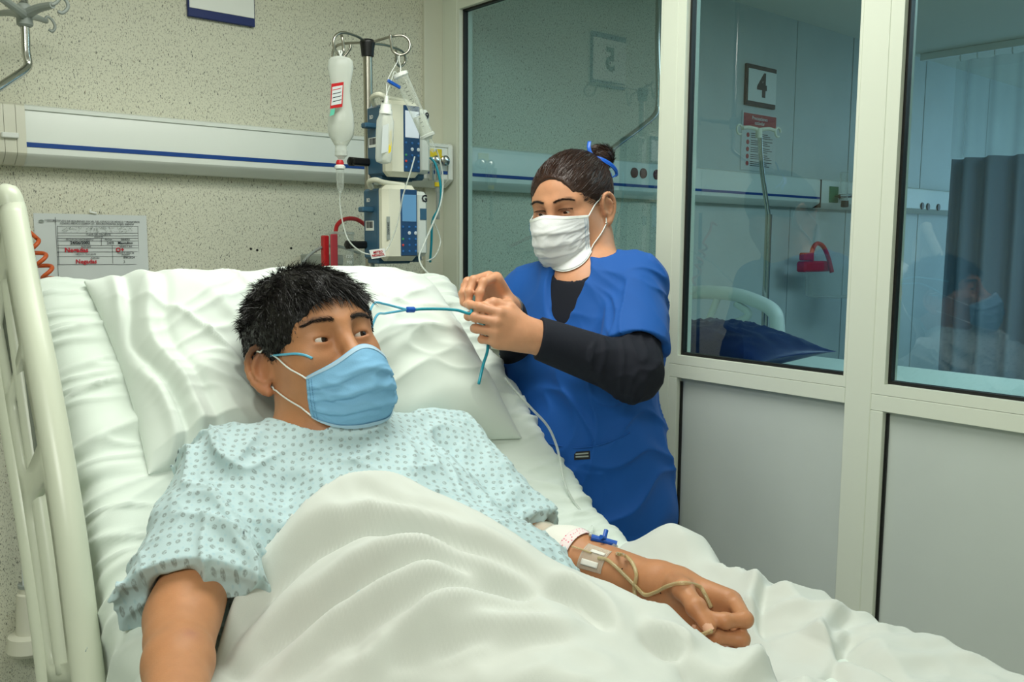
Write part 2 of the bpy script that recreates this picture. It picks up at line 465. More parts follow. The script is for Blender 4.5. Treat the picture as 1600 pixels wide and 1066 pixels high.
# ================================================================ the room shell
XP, XQ, YB, ZC = 1.811, 1.871, 2.5, 2.51      # partition faces, head wall, ceiling
def solid(name, lo, hi, m, bev=0.0, parent=None, kind='structure', smooth=False):
    g = G().box(lo, hi, bev); o = g.build(name, m, parent, smooth)
    if kind and parent is None: o['kind'] = kind
    return o
solid('floor', (-2.3, -2.7, -0.1), (7.7, 2.6, 0), 'floor')
solid('ceiling', (-2.3, -2.7, ZC), (7.7, 2.6, ZC+0.1), 'ceiling')
solid('wall_left', (-2.3, -2.7, 0), (-2.2, 2.6, ZC), 'wallpaint')
solid('wall_front', (-2.2, -2.7, 0), (7.6, -2.6, ZC), 'wallpaint')
solid('wall_far', (7.6, -2.6, 0), (7.7, 2.5, ZC), 'wallpaint')
wb = solid('wall_back', (-2.2, 2.515, 0), (7.6, 2.6, ZC), 'gasket')
M['plainlam'] = mat('pale laminate', (198, 208, 204), rough=0.45, var=0.06, vscale=5)
for x0, x1, mm in ((-2.2, 0.10, 'speckle'), (0.10, 1.86, 'speckle'), (1.86, 3.10, 'speckle'), (3.10, 3.98, 'plainlam'), (3.986, 4.522, 'plainlam'), (4.532, 5.375, 'plainlam'), (5.385, 6.3, 'plainlam'), (6.306, 7.6, 'plainlam')):
    o = solid('wall_panel', (x0, 2.5, 0), (x1, 2.52, ZC), mm, 0.0, wb)
solid('trim_1', (XP-0.075, 2.488, 0), (XP, 2.5, ZC), 'trim', 0.001)

# partition: posts, rails, windows, lower panels
def yat(u, v): return atx(u, v, XP)[1]
def zat(u, v): return atx(u, v, XP)[2]
yA0, yA1 = yat(1028, 350), yat(1051, 350)      # post A (far, near)
yB0, yB1 = yat(1334, 330), yat(1376, 330)      # post B
yC0, yC1 = 0.10, 0.0
yJ = yat(714, 250)
ZS0, ZS1, ZG = 1.067, 1.102, 1.126
ZT = 2.18
wr = solid('wall_right', (XP, -2.6, 0), (XQ, yC1, ZC), 'trim')
def post(y0, y1, name='trim_2'):
    return solid(name, (XP, min(y0, y1), 0), (XQ, max(y0, y1), ZC), 'frame', 0.0015)
post(yJ, YB); post(yA0, yA1); post(yB0, yB1); post(yC0, yC1)
bays = ((yJ, yA0), (yA1, yB0), (yB1, yC0))
for i, (ya, yb) in enumerate(bays):
    hi_, lo_ = max(ya, yb), min(ya, yb)
    zoff = -0.006 if i == 2 else 0.0
    solid('trim_3', (XP+0.001, lo_, ZS0+zoff), (XQ-0.001, hi_, ZS1+zoff), 'frame', 0.001)       # sill rail
    solid('trim_4', (XP+0.002, lo_, ZT+0.03), (XQ-0.002, hi_, ZC), 'frame', 0.001)             # head panel
    w = empty('window_%d' % (i+1), (XP, (ya+yb)/2, ZS1)); w['kind'] = 'structure'
    fw = 0.028 if i else 0.012
    if i == 1: fw = 0.026
    g = G()
    g.box((XP+0.001, hi_-fw, ZG+zoff), (XQ-0.004, hi_, ZT), 0)
    g.box((XP+0.001, lo_, ZG+zoff), (XQ-0.004, lo_+0.006, ZT), 0)
    g.box((XP+0.001, lo_, ZS1+zoff+0.001), (XQ-0.004, hi_, ZG+zoff), 0)
    g.box((XP+0.001, lo_, ZT), (XQ-0.004, hi_, ZT+0.03), 0)
    g.build('window_frame', 'frame', w)
    gx0, gx1 = XP+0.016, XP+0.034
    g = G(); k = 0.006
    g.box((gx0, hi_-fw-k, ZG+zoff), (gx1, hi_-fw, ZT)); g.box((gx0, lo_+0.006, ZG+zoff), (gx1, lo_+0.006+k, ZT))
    g.box((gx0, lo_+0.006, ZG+zoff), (gx1, hi_-fw-k, ZG+zoff+0.007)); g.box((gx0, lo_+0.006, ZT-k), (gx1, hi_-fw, ZT))
    g.build('gasket', 'gasket', w)
    solid('pane', (XP+0.024, lo_+0.008, ZG+zoff+0.002), (XP+0.0245, hi_-fw-0.002, ZT-0.002), 'glass', 0, w)
    # lower panel with its own frame
    p = solid('wall_panel', (XP+0.022, lo_+0.006, 0.08), (XQ-0.012, hi_-fw, ZS0-0.003), 'panel', 0, wr)
    g = G(); g.box((XP+0.001, hi_-fw, 0.08), (XQ-0.004, hi_, ZS0+zoff-0.0005), 0.001); g.box((XP+0.001, lo_, 0), (XQ-0.004, hi_, 0.08), 0.001)
    g.build('panel_frame', 'frame', wr)
    g = G(); g.box((XP+0.016, hi_-fw-0.006, 0.08), (XP+0.023, hi_-fw, ZS0-0.012), 0); g.build('panel_gasket', 'gasket', wr)

# ceiling light fixtures
M['diffuser'] = mat('lit diffuser', (250, 252, 240), emit=1.2)
for nm, x, y, lab in (('a', 0.85, 1.20, 'flat white ceiling light over the pillow end of the bed'), ('d', 0.85, -1.30, 'flat white ceiling light beyond the foot of the bed'), ('b', -0.95, -0.3, 'flat white ceiling light by the room entrance'), ('e', 3.9, 0.35, 'flat white ceiling light added to brighten the next room'), ('c', 3.0, -0.9, 'flat white ceiling light in the next room')):  # fixture e is an unseen addition that houses the next-room fill
    t = empty('ceiling_light', (x, y, ZC), lab, 'light')
    rx_, ry_ = (0.59, 0.29)
    g = G(); g.box((x-0.62, y-0.32, ZC-0.04), (x-0.59, y+0.32, ZC-0.0005)).box((x+0.59, y-0.32, ZC-0.04), (x+0.62, y+0.32, ZC-0.0005)).box((x-0.59, y-0.32, ZC-0.04), (x+0.59, y-0.29, ZC-0.0005)).box((x-0.59, y+0.29, ZC-0.04), (x+0.59, y+0.32, ZC-0.0005))
    g.build('housing', 'white', t)
    solid('diffuser', (x-0.59, y-0.29, ZC-0.025), (x+0.59, y+0.29, ZC-0.015), 'diffuser', 0, t)
w4 = empty('window_4', (7.59, 1.0, 1.7)); w4['kind'] = 'structure'
g = G(); 
for y in (-0.12, 1.0, 2.12): g.box((7.55, y-0.03, 0.97), (7.6, y+0.03, 2.43))
for z in (0.97, 2.43): g.box((7.55, -0.15, z-0.03), (7.6, 2.15, z+0.03))
g.build('window_frame', 'frame', w4)
M['daypane'] = mat('bright frosted window', (190, 215, 235), emit=0.8)
solid('pane', (7.585, -0.12, 0.99), (7.592, 2.12, 2.41), 'daypane', 0, w4)

# ================================================================ bed head trunking
def extr(prof, x0, x1, m, name, parent, cap=True):
    """profile in (y,z) swept along x"""
    n = len(prof); v = [(x0, y, z) for y, z in prof]+[(x1, y, z) for y, z in prof]
    f = [(i, (i+1) % n, n+(i+1) % n, n+i) for i in range(n)]
    f += [tuple(range(n))[::-1], tuple(range(n, 2*n))]
    o = pmesh(name, v, f, m, parent, True); o.data.set_sharp_from_angle(angle=math.radians(30)); return o
YF = 2.425
zt = aty(300, 189, YF)[2]; zb = aty(300, 259, YF)[2]; zs0 = aty(300, 240, YF)[2]; zs1 = aty(300, 246.5, YF)[2]; zu = aty(300, 273, 2.47)[2]
x0 = aty(41, 230, YF)[0]
XE = aty(699, 250, YF)[0]
prof = [(2.5, zt+0.005), (YF+0.012, zt+0.004), (YF+0.003, zt-0.001), (YF, zt-0.008), (YF, zb+0.006), (YF+0.004, zb), (2.465, zu), (2.5, zu)]
t = empty('wall_trunking', (0.9, 2.5, zu), 'long white bed head trunking with blue stripe on the speckled wall', 'trunking')
extr(prof, x0, XE, 'trunk', 'body', t)
extr([(YF-0.0015, zs0), (YF-0.0015, zs1), (YF+0.001, zs1), (YF+0.001, zs0)], x0, XE, 'blue', 'stripe', t)
lip = [(YF-0.004, zt-0.001), (YF-0.004, zt-0.010), (YF+0.001, zt-0.010), (YF+0.001, zt-0.001)]
extr(lip, x0, XE, 'trunk', 'top_lip', t)
pc = [(y-(0.006 if y < 2.49 else 0), z) for y, z in prof]
extr(pc, x0-0.02, x0, 'trunk_cream', 'end_cap', t)
extr(pc, -0.35, x0-0.047, 'trunk_cream', 'switch_plate', t)
extr(pc, x0-0.046, x0-0.021, 'trunk_cream', 'switch_plate', t)
g = G(); sw = aty(14, 211, YF-0.008); g.box((sw[0]-0.017, YF-0.016, sw[2]-0.007), (sw[0]+0.020, YF-0.005, sw[2]+0.006), 0.002); g.build('switch', 'white', t)
extr(pc, XE, XE+0.018, 'trunk', 'end_cap', t)
M['rust'] = mat('dark red socket', (104, 44, 34), rough=0.5)
# the same trunking carries on behind the partition
t2 = empty('wall_trunking', (3.0, 2.5, zu), 'white trunking with blue stripe seen through the glass partition', 'trunking')
xe2 = aty(1281, 310, YF)[0]
extr(prof, XQ+0.01, xe2, 'trunk', 'body', t2)
extr([(YF-0.0015, zs0), (YF-0.0015, zs1), (YF+0.001, zs1), (YF+0.001, zs0)], XQ+0.01, xe2, 'blue', 'stripe', t2)
g = G().box((xe2+0.002, YF-0.004, zu), (xe2+0.006, 2.5, zt)); g.build('joint', 'gasket', t2)
extr(prof, xe2+0.01, 7.0, 'trunk', 'body', t2)
for u, v in ((991, 270), (1005, 271), (1026, 273), (1441, 322), (1450, 323), (1466, 324)):
    g = G(); p = aty(u, v, YF-0.001); g.lathe(p+np.array([0, 0.002, 0]), (0, -1, 0), [(0, 0.021), (0.006, 0.020), (0.008, 0.012)], 16); g.build('socket', 'rust' if u < 1100 else 'black', t2, True)

# ---- number signs
def sign(name, x0, x1, z0, z1, txt, lab, edge, my=2.5):
    t = empty(name, ((x0+x1)/2, my, z0), lab, 'sign')
    g = G().box((x0, my-0.014, z0), (x1, my-0.001, z1), 0.001); g.build('board', 'navyprint' if edge == 0 else 'ink', t)
    e = (z1-z0)*0.11
    ex = 0.003 if edge == 0 else 0.012
    solid('face', (x0+ex, my-0.0165, z0+e), (x1-0.003, my-0.0135, z1-e), 'white', 0, t)
    text('lettering', txt, ((x0+x1)/2, my-0.0175, (z0+z1)/2), (1, 0, 0), (0, 0, 1), (z1-z0)*(0.78 if edge else 0.60), 'ink', t, bold=0.006 if edge else .004)
    return t
a = aty(295, 24, 2.484); b = aty(399, 36, 2.484)
sign('number_sign', a[0], b[0], a[2], a[2]+0.205, '5', 'white number sign with blue borders high on speckled wall', 0)
a = aty(1166, 163, 2.484); b = aty(1212, 171, 2.484)
sign('number_sign', a[0], b[0], a[2], a[2]+0.188, '4', 'dark framed number 4 sign behind the glass partition', 1)
# ---- notice under the sign 4
a = aty(1160, 170, 2.497); b = aty(1210, 270, 2.497)
t = empty('wall_notice', ((a[0]+b[0])/2, 2.5, b[2]), 'white notice with red heading below the number 4 sign', 'notice')
solid('sheet', (a[0], 2.4965, b[2]), (b[0], 2.499, a[2]-0.005), 'paper', 0, t)
M['faded_red'] = mat('printed red', (176, 58, 66), rough=0.6)
solid('heading', (a[0]+0.012, 2.4955, a[2]-0.075), (b[0]-0.004, 2.4965, a[2]-0.015), 'faded_red', 0, t)
text('lettering', 'Precauciones\nestándar', ((a[0]+b[0])/2, 2.495, a[2]-0.045), (1, 0, 0), (0, 0, 1), 0.024, 'white', t)
g = G(); g2 = G()
for i in range(5):
    z = a[2]-0.115-i*0.033; g.lathe((a[0]+0.05, 2.4968, z), (0, -1, 0), [(0, 0.011), (0.002, 0.011)], 14)
    for k in range(3): g2.box((a[0]+0.075, 2.4955, z-0.010+k*0.009), (b[0]-0.03-0.02*((i+k) % 3), 2.4966, z-0.007+k*0.009))
g.build('bullet', 'faded_red', t); g2.build('text_line', 'ink', t)

# ---- patient information sheet
a = aty(52, 333, 2.497); b = aty(228, 337, 2.497); zb_ = 1.262
t = empty('information_sheet', ((a[0]+b[0])/2, 2.5, zb_), 'white patient information sheet with red handwriting taped to speckled wall', 'paper')
zt_ = a[2]
X0, X1 = a[0], b[0]
# slightly waved paper
nu, nv = 20, 14; V = []; F_ = []
for i in range(nu+1):
    for j in range(nv+1):
        x = X0+(X1-X0)*i/nu; z = zb_+(zt_-zb_)*j/nv
        V.append((x, 2.4975-0.0025*abs(math.sin(i*0.5+j*0.3))*(1-j/nv)-(0.004*(i/nu)**6), z))
for i in range(nu):
    for j in range(nv): q = i*(nv+1)+j; F_.append((q, q+nv+1, q+nv+2, q+1))
n0 = len(V); V += [(x, y+0.0008, z) for x, y, z in V]; F_ += [tuple(k+n0 for k in f)[::-1] for f in F_]
pmesh('sheet', V, F_, 'paper', t)
def pp(u, v, y=2.4945): return aty(u, v, y)
def zp(X, Y): return pp(40+X/6.662, 320+Y/6.662)          # coordinates read off the enlarged crop
g = G(); th = 0.00045
def hline(xa, ya, xb, yb):
    p, q = zp(xa, ya), zp(xb, yb); g.tube([p, q], th, 4)
hline(308, 130, 345, 790)
for ya, yb in ((222, 226), (293, 296), (322, 324), (350, 351), (376, 378), (422, 424), (450, 450), (492, 490), (538, 538), (622, 622)):
    hline(330, ya, 1172, yb)
hline(330, 222, 348, 622); hline(1168, 226, 1180, 545); hline(789, 352, 790, 422); hline(902, 424, 908, 612)
g.build('table_rule', 'ink', t)
def tx(s, X, Y, h, m='ink', b=0.0, sx=1.0, al='CENTER'): text('lettering', s, zp(X, Y)-np.array([0, 0.0006, 0]), (1, 0, -0.0), (0, 0, 1), h/6.662*0.00168, m, t, 0.0002, al, b, sx)
tx('INSTITUTO DE SEGURIDAD SOCIAL DEL ESTADO DE MÉXICO Y MUNICIPIOS', 748, 176, 27, sx=0.92)
tx('CENTRO MÉDICO ISSEMYM LIC. ARTURO MONTIEL ROJAS, ISSEMYM', 750, 200, 26, sx=0.92)
tx('CLAVE DEL PACIENTE', 758, 309, 25); tx('ISSEMYM', 760, 336, 22)
tx('FECHA DE NACIMIENTO', 565, 362, 24); tx('FECHA', 862, 362, 24); tx('GÉNERO', 1038, 362, 24)
tx('24/06/2002', 568, 397, 42, b=0.0003); tx('24/0', 882, 398, 40); tx('Masculino', 1038, 398, 38, b=0.0002)
tx('ALERGIAS', 628, 436, 22); tx('GRUPO Y RH', 1040, 434, 22); tx('MÉDICO TRATANTE', 628, 516, 22)
tx('FECHA Y HORA DE', 1042, 503, 20); tx('INGRESO', 1042, 521, 20); tx('ALERGIAS', 722, 555, 20)
tx('/09/2024', 1075, 550, 34); tx('2', 1027, 594, 34)
tx('Negadas', 530, 473, 66, 'redink', 0.0005); tx('O+', 982, 470, 62, 'redink', 0.0005); tx('Negadas', 632, 592, 60, 'redink', 0.0004)
tx('GOBIERNO DEL\nESTADO', 252, 165, 14)
g = G(); p = zp(163, 163); 
for k in range(5): g.lathe(p+np.array([(k-2)*0.0022, 0, 0.001*math.cos(k-2)]), (0, -1, 0), [(0, 0.0016), (0.0005, 0.0012)], 8)
g.box(p+np.array([-0.006, -0.0004, -0.0055]), p+np.array([0.006, 0.0004, -0.003])); g.build('crest', 'greymetal', t)
rs = np.random.default_rng(5); g = G()
for k in range(230):                                             # the blotted-out name line
    X, Y = rs.uniform(380, 1120), rs.choice([244, 274])+rs.normal()*9
    p = zp(X, Y); s_ = rs.uniform(0.0002, 0.0007); g.box(p-np.array([s_*1.6, 0.0002, s_]), p+np.array([s_*1.6, 0.0002, s_]))
g.build('smudge', 'greymetal', t)
g = G(); p = aty(146, 333, 2.494); g.box(p-np.array([0.011, 0.002, 0.001]), p+np.array([0.008, 0.001, 0.004]), 0.001, rotm((0, 1, 0), 12)); g.box(p+np.array([-0.010, -0.003, 0.003]), p+np.array([-0.006, 0, 0.010]), 0.001); g.build('tape', 'white', t)

# ---- screw holes and small holes in the wall under the pumps
g = G()
for u, v in ((392, 389), (455, 388), (402, 391)): g.lathe(aty(u, v, 2.5), (0, -1, 0), [(0, 0.004), (0.001, 0.0035)], 10)
g.build('trim_5', 'gasket', None)['kind'] = 'structure'
# ================================================================ the bed
BX0, BX1 = 0.335, 1.225
HY, HZ = 1.14, 0.85                       # hinge line of the raised back
BD = np.array([0, .728, .686]); BN = np.array([0, -.686, .728])
def back(u, v, h=0.0):
    r = ray(u, v); o = CAM-(np.array([0, HY, HZ])+BN*h); return CAM+r*(-(o@BN)/(r@BN))
# surface line in (y,z), from the foot end to over the head end
_pl = [(-0.55, .85), (0.2, .85), (0.75, .85), (0.95, .853), (1.06, .862), (1.14, .893), (1.20, .935), (1.27, .992), (1.42, 1.130), (1.56, 1.262), (1.625, 1.322), (1.655, 1.338), (1.685, 1.335), (1.712, 1.310), (1.745, 1.272), (1.765, 1.245)]
_pp = spline([(0, a, b) for a, b in _pl], 400)[:, 1:]
_ps = np.r_[0, np.cumsum(np.linalg.norm(np.diff(_pp, axis=0), axis=1))]
def prof_at(s):
    y = np.interp(s, _ps, _pp[:, 0]); z = np.interp(s, _ps, _pp[:, 1]); e = 0.004
    ty = np.interp(s+e, _ps, _pp[:, 0])-np.interp(s-e, _ps, _pp[:, 0]); tz = np.interp(s+e, _ps, _pp[:, 1])-np.interp(s-e, _ps, _pp[:, 1])
    l = np.hypot(ty, tz)+1e-9; return y, z, -tz/l, ty/l
SH = np.interp(1.14, _pp[:250, 0], _ps[:250])      # path length at the hinge
SE = _ps[-1]
def grid_faces(nu, nv, flip=False):
    i, j = np.meshgrid(np.arange(nu-1), np.arange(nv-1), indexing='ij'); q = (i*nv+j).ravel()
    f = np.stack([q, q+nv, q+nv+1, q+1], 1); return f[:, ::-1] if flip else f
def npmesh(name, V, Fc, m, parent=None, uv=None):
    me = bpy.data.meshes.new(name); V = np.asarray(V, float); Fc = np.asarray(Fc)
    k = Fc.shape[1]
    me.vertices.add(len(V)); me.vertices.foreach_set('co', V.ravel()); me.loops.add(len(Fc)*k); me.loops.foreach_set('vertex_index', Fc.ravel())
    me.polygons.add(len(Fc)); me.polygons.foreach_set('loop_start', np.arange(len(Fc))*k); me.update(calc_edges=True)
    o = link(name, me, m, None, True)
    if uv is not None:
        at = me.attributes.new('fabric', 'FLOAT_VECTOR', 'POINT'); at.data.foreach_set('vector', np.ascontiguousarray(uv).ravel())
    if parent is not None: adopt(o, parent)
    return o
def slab(x0, x1, top, bot, nx, ns, s0, s1, disp):
    """padded slab that follows the bed line: rounded long edges, displaced outward"""
    r = 0.045; ts = []
    arc = [(-(top-bot), None)]
    # cross-section: left drop, round, top, round, right drop
    xs = []; hs = []; nxn = []; nhn = []
    for k in np.linspace(0, 1, 7)[:-1]: xs.append(x0); hs.append(bot+(top-r-bot)*k); nxn.append(-1); nhn.append(0)
    for a in np.linspace(0, math.pi/2, 9)[:-1]: xs.append(x0+r-r*math.cos(a)); hs.append(top-r+r*math.sin(a)); nxn.append(-math.cos(a)); nhn.append(math.sin(a))
    for k in np.linspace(0, 1, nx): xs.append(x0+r+(x1-x0-2*r)*k); hs.append(top); nxn.append(0); nhn.append(1)
    for a in np.linspace(math.pi/2, 0, 9)[1:]: xs.append(x1-r+r*math.cos(a)); hs.append(top-r+r*math.sin(a)); nxn.append(math.cos(a)); nhn.append(math.sin(a))
    for k in np.linspace(1, 0, 7)[1:]: xs.append(x1); hs.append(bot+(top-r-bot)*k); nxn.append(1); nhn.append(0)
    xs, hs, nxn, nhn = map(np.array, (xs, hs, nxn, nhn)); S = np.linspace(s0, s1, ns)
    X, SS = np.meshgrid(xs, S, indexing='ij'); Hh = np.repeat(hs[:, None], ns, 1); NX = np.repeat(nxn[:, None], ns, 1); NH = np.repeat(nhn[:, None], ns, 1)
    d = disp(X.ravel(), SS.ravel(), Hh.ravel()).reshape(X.shape) if disp else 0
    X = X+NX*d; Hh = Hh+NH*d
    y, z, ny, nz = prof_at(SS)
    return np.stack([X, y+ny*Hh, z+nz*Hh], -1).reshape(-1, 3), grid_faces(len(xs), ns)

def sheet_disp(x, s, h):
    u = np.stack([x*2.2, s*26+x*3, x*0], -1); q = noise(np.stack([x*3, s*7, x*0+5], -1))
    w = ridged(np.stack([x*1.6+q*0.4, s*17+x*5*np.sign(x-.79)+q*0.9, x*0+9.1], -1))
    w2 = ridged(np.stack([x*4+q*0.4, s*34+q*1.2, x*0+3.1], -1))
    edge = np.exp(-((x-BX0)/0.13)**2)+0.7*np.exp(-((x-BX1)/0.13)**2)
    d = 0.009*w*(0.22+edge*sstep(s, SH-.3, SH+.1))+0.0085*w2*edge
    # long diagonal pulls running from under the pillow
    a = ridged(np.stack([(x+ (s-SH)*0.9)*1.2, (s-SH-x*0.55)*8, x*0+21], -1)); d = d+0.006*a*sstep(s, SH-0.2, SH+.15)*(1-sstep(s, SE-.35, SE-.2))
    # tucked hem band across the top
    d = d+0.004*sstep(s, SE-.262, SE-.255)*(1-sstep(s, SE-.236, SE-.22))-0.003*np.exp(-((s-(SE-.222))/0.004)**2)
    return d
mt = empty('mattress', (0.79, 0.5, 0.72), 'thick bed mattress raised at the head, under the fitted sheet', 'mattress')
M['vinyl'] = mat('blue grey vinyl', (70, 96, 120), rough=0.5)
V, Fc = slab(BX0+.012, BX1-.012, -0.006, -0.13, 12, 90, 0.02, SE-0.02, None)
core = npmesh('core', V, Fc, 'vinyl', mt)
V, Fc = slab(BX0, BX1, 0.0, -0.125, 190, 620, 0.0, SE, sheet_disp)
fs = npmesh('fitted_sheet', V, Fc, 'sheet'); tag(fs, 'white fitted sheet stretched over the raised mattress, wrinkled at the edges', 'sheet')

bed = empty('hospital_bed', (0.79, 0.5, 0), 'ivory hospital bed frame with tall curved side rail at the speckled wall', 'bed')
g = G()
def bedbox(x0, x1, s0, s1, h0, h1):
    for sa, sb in zip(np.linspace(s0, s1, 9)[:-1], np.linspace(s0, s1, 9)[1:]):
        y0, z0, a0, b0 = prof_at(sa); y1, z1, a1, b1 = prof_at(sb)
        v = [(x, yy+aa*h, zz+bb*h) for x in (x0, x1) for (yy, zz, aa, bb) in ((y0, z0, a0, b0), (y1, z1, a1, b1)) for h in (h0, h1)]
        g.add(v, [(0, 1, 3, 2), (4, 6, 7, 5), (0, 4, 5, 1), (2, 3, 7, 6), (0, 2, 6, 4), (1, 5, 7, 3)])
bedbox(BX0+.01, BX1-.01, 0.05, SE-.12, -0.155, -0.132)
g.build('deck', 'railp', bed)
G().box((BX0+.03, -0.5, 0.30), (BX1-.03, 1.55, 0.38), 0.01).build('undercarriage', 'railp', bed)
for sx in (BX0+.1, BX1-.1):
    for sy in (-0.35, 1.35):
        w = G().tube([(sx, sy, 0.32), (sx, sy, 0.13)], 0.02).build('leg', 'steel', bed, True)
        adopt(G().lathe((sx-.02, sy, 0.063), (1, 0, 0), [(0, .03), (.004, .062), (.036, .062), (.04, .03)], 20).build('caster', 'black', None, True), w)
for q_ in ([(0.79, 0.2, .36), (0.79, 0.5, .70)], [(0.79, 1.3, .36), (0.79, 1.0, .70)]): G().tube(q_, 0.03).build('lift_column', 'steel', bed, True)
# tall left side rail, seen almost edge-on
def rl(pts, x): return [atx(u, v, x) for u, v in pts]
sr = rl([(19, 325), (41, 450), (71, 600), (108, 818), (139, 1066)], .30)
top = sr[0]; up0 = sr[0]-sr[1]; up0 /= np.linalg.norm(up0)
end = np.array([0.296, top[1]+0.035, top[2]-0.02])
lowr = [np.array([0.30, 1.20, 0.70]), np.array([0.298, 1.19, 0.60]), np.array([0.296, 1.22, 0.545])]
b3 = rl([(75, 1066), (42, 818), (12, 640), (1, 575)], .272)
path = sr+lowr+[np.array([0.28, 1.30, 0.56]), np.array([0.273, 1.335, 0.65])]+b3
back_up = [np.array([.275, 1.575, 1.33]), np.array([.285, 1.57, 1.44]), np.array([.295, 1.535, 1.485])]
loop = path+back_up
P = spline(loop+[loop[0]], 150)[:-1]
rad = np.interp(np.arange(len(P)), [0, 52, 74, 84, 128, len(P)], [.0195, .0210, .0190, .0145, .0145, .0195])
rail = G().tube(P, rad, 20, closed=True).build('side_rail', 'railp', bed, True, 0)
b2 = spline([(np.array(p)+np.array([0, 0.012, 0.01])) for p in rl([(110, 1066), (73, 818), (40, 600), (18, 450)], .288)], 40)
adopt(G().tube(b2, np.interp(np.arange(40), [0, 39], [.015, .012]), 12).build('rail_rib', 'railp', None, True, 0), rail)
# thin infill wall between the ribs with two recessed openings
pa = spline([p+np.array([-0.006, 0, 0]) for p in sr], 30); pb = spline(b3[:1]+b3[1:3]+[np.array([.273, 1.575, 1.28])], 30)
V = []; nF = []
for i in range(30):
    for k, t_ in enumerate((0, .25, .5, .75, 1)):
        V.append(pa[::-1][i]*(1-t_)+pb[i]*t_)
Fq = [q for q in grid_faces(30, 5).tolist()]
openings = set()
for i in range(29):
    for k in range(4):
        if (12 <= i <= 17 and k in (1, 2)) or (19 <= i <= 25 and k in (1, 2)) or (1 <= i <= 9 and k in (1, 2)): openings.add(i*4+k)
Fq2 = [q for n_, q in enumerate(Fq) if n_ not in openings]
pn = pmesh('rail_panel', V, Fq2, 'railp', None, True)
sm = pn.modifiers.new('thick', 'SOLIDIFY'); sm.thickness = 0.012; sm.offset = 0
adopt(pn, rail)
M['greygel'] = mat('grey translucent insert', (120, 128, 118), rough=0.25)
for i0_, i1_ in ((12, 18), (19, 26)):
    Fq3 = [q for n_, q in enumerate(Fq) if n_ in openings and i0_ <= n_//4 < i1_]; us = sorted({i for q in Fq3 for i in q}); rm = {a: b for b, a in enumerate(us)}
    pn = pmesh('rail_insert', np.array(V)[us]+np.array([.002, 0, 0]), [tuple(rm[i] for i in q) for q in Fq3], 'greygel', None, True)
    sm = pn.modifiers.new('thick', 'SOLIDIFY'); sm.thickness = 0.003
    adopt(pn, rail)
adopt(G().tube([(.28, 1.30, .60), (.30, 1.30, .45), (.40, 1.25, .38)], .014, 10).tube([(.28, 1.38, .80), (.30, 1.36, .50), (.40, 1.36, .38)], .012, 10).build('rail_arm', 'steel', None, True), rail)

# ================================================================ pillow
PC = np.array([0.775, 0, 0]); ps_, ph_ = 0.485, 0.012
def bk(x, s, h): return np.array([x, HY, HZ])+BD*s+BN*h
pL, pR, pB, pT = 0.425, 1.135, 0.265, 0.69
n1, n2 = 260, 180
uu = np.linspace(-1, 1, n1); vv = np.linspace(-1, 1, n2)
# cluster samples towards the rim
uu = np.sin(uu*math.pi/2*0.999); vv = np.sin(vv*math.pi/2*0.999)
U_, V_ = np.meshgrid(uu, vv, indexing='ij')
th = (np.clip(1-np.abs(U_)**3.0, 0, 1)**0.55)*(np.clip(1-np.abs(V_)**2.6, 0, 1)**0.6)
x = (pL+pR)/2+(pR-pL)/2*U_*(1-0.035*(1-V_**2))
s = (pB+pT)/2+(pT-pB)/2*V_*(1-0.06*(1-U_**2)*sstep(-V_, 0, .5))-0.028*U_*sstep(-V_, -.4, .6)
s = s+0.012*np.exp(-((x-.47)/.1)**2)*sstep(V_, 0, .6)
hd = np.exp(-(((x-0.70)/0.125)**2+((s-0.42)/0.14)**2))     # hollow pressed by the head
dist = np.hypot((x-.70)/.11, (s-.36)/.12)+1e-6; ang = np.arctan2(s-.36, x-.70)
fold = ridged(np.stack([np.cos(ang)*3.3, np.sin(ang)*3.3, dist*0.25], -1).reshape(-1, 3)).reshape(x.shape)*sstep(dist, .9, 1.6)*np.exp(-(dist-1)*0.35)
q = noise(np.stack([x*5, s*5, x*0], -1).reshape(-1, 3)).reshape(x.shape)
soft = noise(np.stack([x*7+q, s*10-q, x*0+4], -1).reshape(-1, 3)).reshape(x.shape)
fine = ridged(np.stack([x*7+q*1.5, s*20+q*1.5, x*0+8], -1).reshape(-1, 3)).reshape(x.shape)
topd = th*0.122-0.080*hd+th*(0.020*fold+0.012*soft+0.006*fine)
# pleats of the open end of the pillowcase on the left
for xc, w_, a_ in ((0.450, .008, .012), (0.470, .006, -.012), (0.489, .010, .012), (0.515, .008, -.006)):
    xx = x-xc-0.012*np.sin(s*21)-0.01*soft; topd = topd+a_*np.exp(-(xx/w_)**2)*np.clip(th*2, 0, 1)
lump = 0.014*np.exp(-(((x-.53)/.09)**2+((s-.62)/.06)**2))+0.012*np.exp(-(((x-.98)/.1)**2+((s-.5)/.1)**2))
topd = np.maximum(topd+lump*th, 0.004*sstep(th, 0, .15))+0.004
bot = -th*0.02
def bkv(x, s, h): return np.stack([x, HY+BD[1]*s+BN[1]*h, HZ+BD[2]*s+BN[2]*h], -1)
lift = 0.020
V = np.concatenate([bkv(x, s, lift+topd).reshape(-1, 3), bkv(x, s, lift+bot).reshape(-1, 3)])
f1 = grid_faces(n1, n2); f2 = grid_faces(n1, n2, True)+n1*n2
rim = []
idx = lambda i, j: i*n2+j
ring = [(i, 0) for i in range(n1)]+[(n1-1, j) for j in range(1, n2)]+[(i, n2-1) for i in range(n1-2, -1, -1)]+[(0, j) for j in range(n2-2, 0, -1)]
for a, b in zip(ring, ring[1:]+ring[:1]): rim.append((idx(*a), idx(*b), idx(*b)+n1*n2, idx(*a)+n1*n2))
f = np.concatenate([f1, f2, np.array(rim)[:, ::-1]])
pw = npmesh('pillow', V, f, 'pillow'); tag(pw, 'large white pillow behind the reclining man, hollowed by his head', 'pillow')
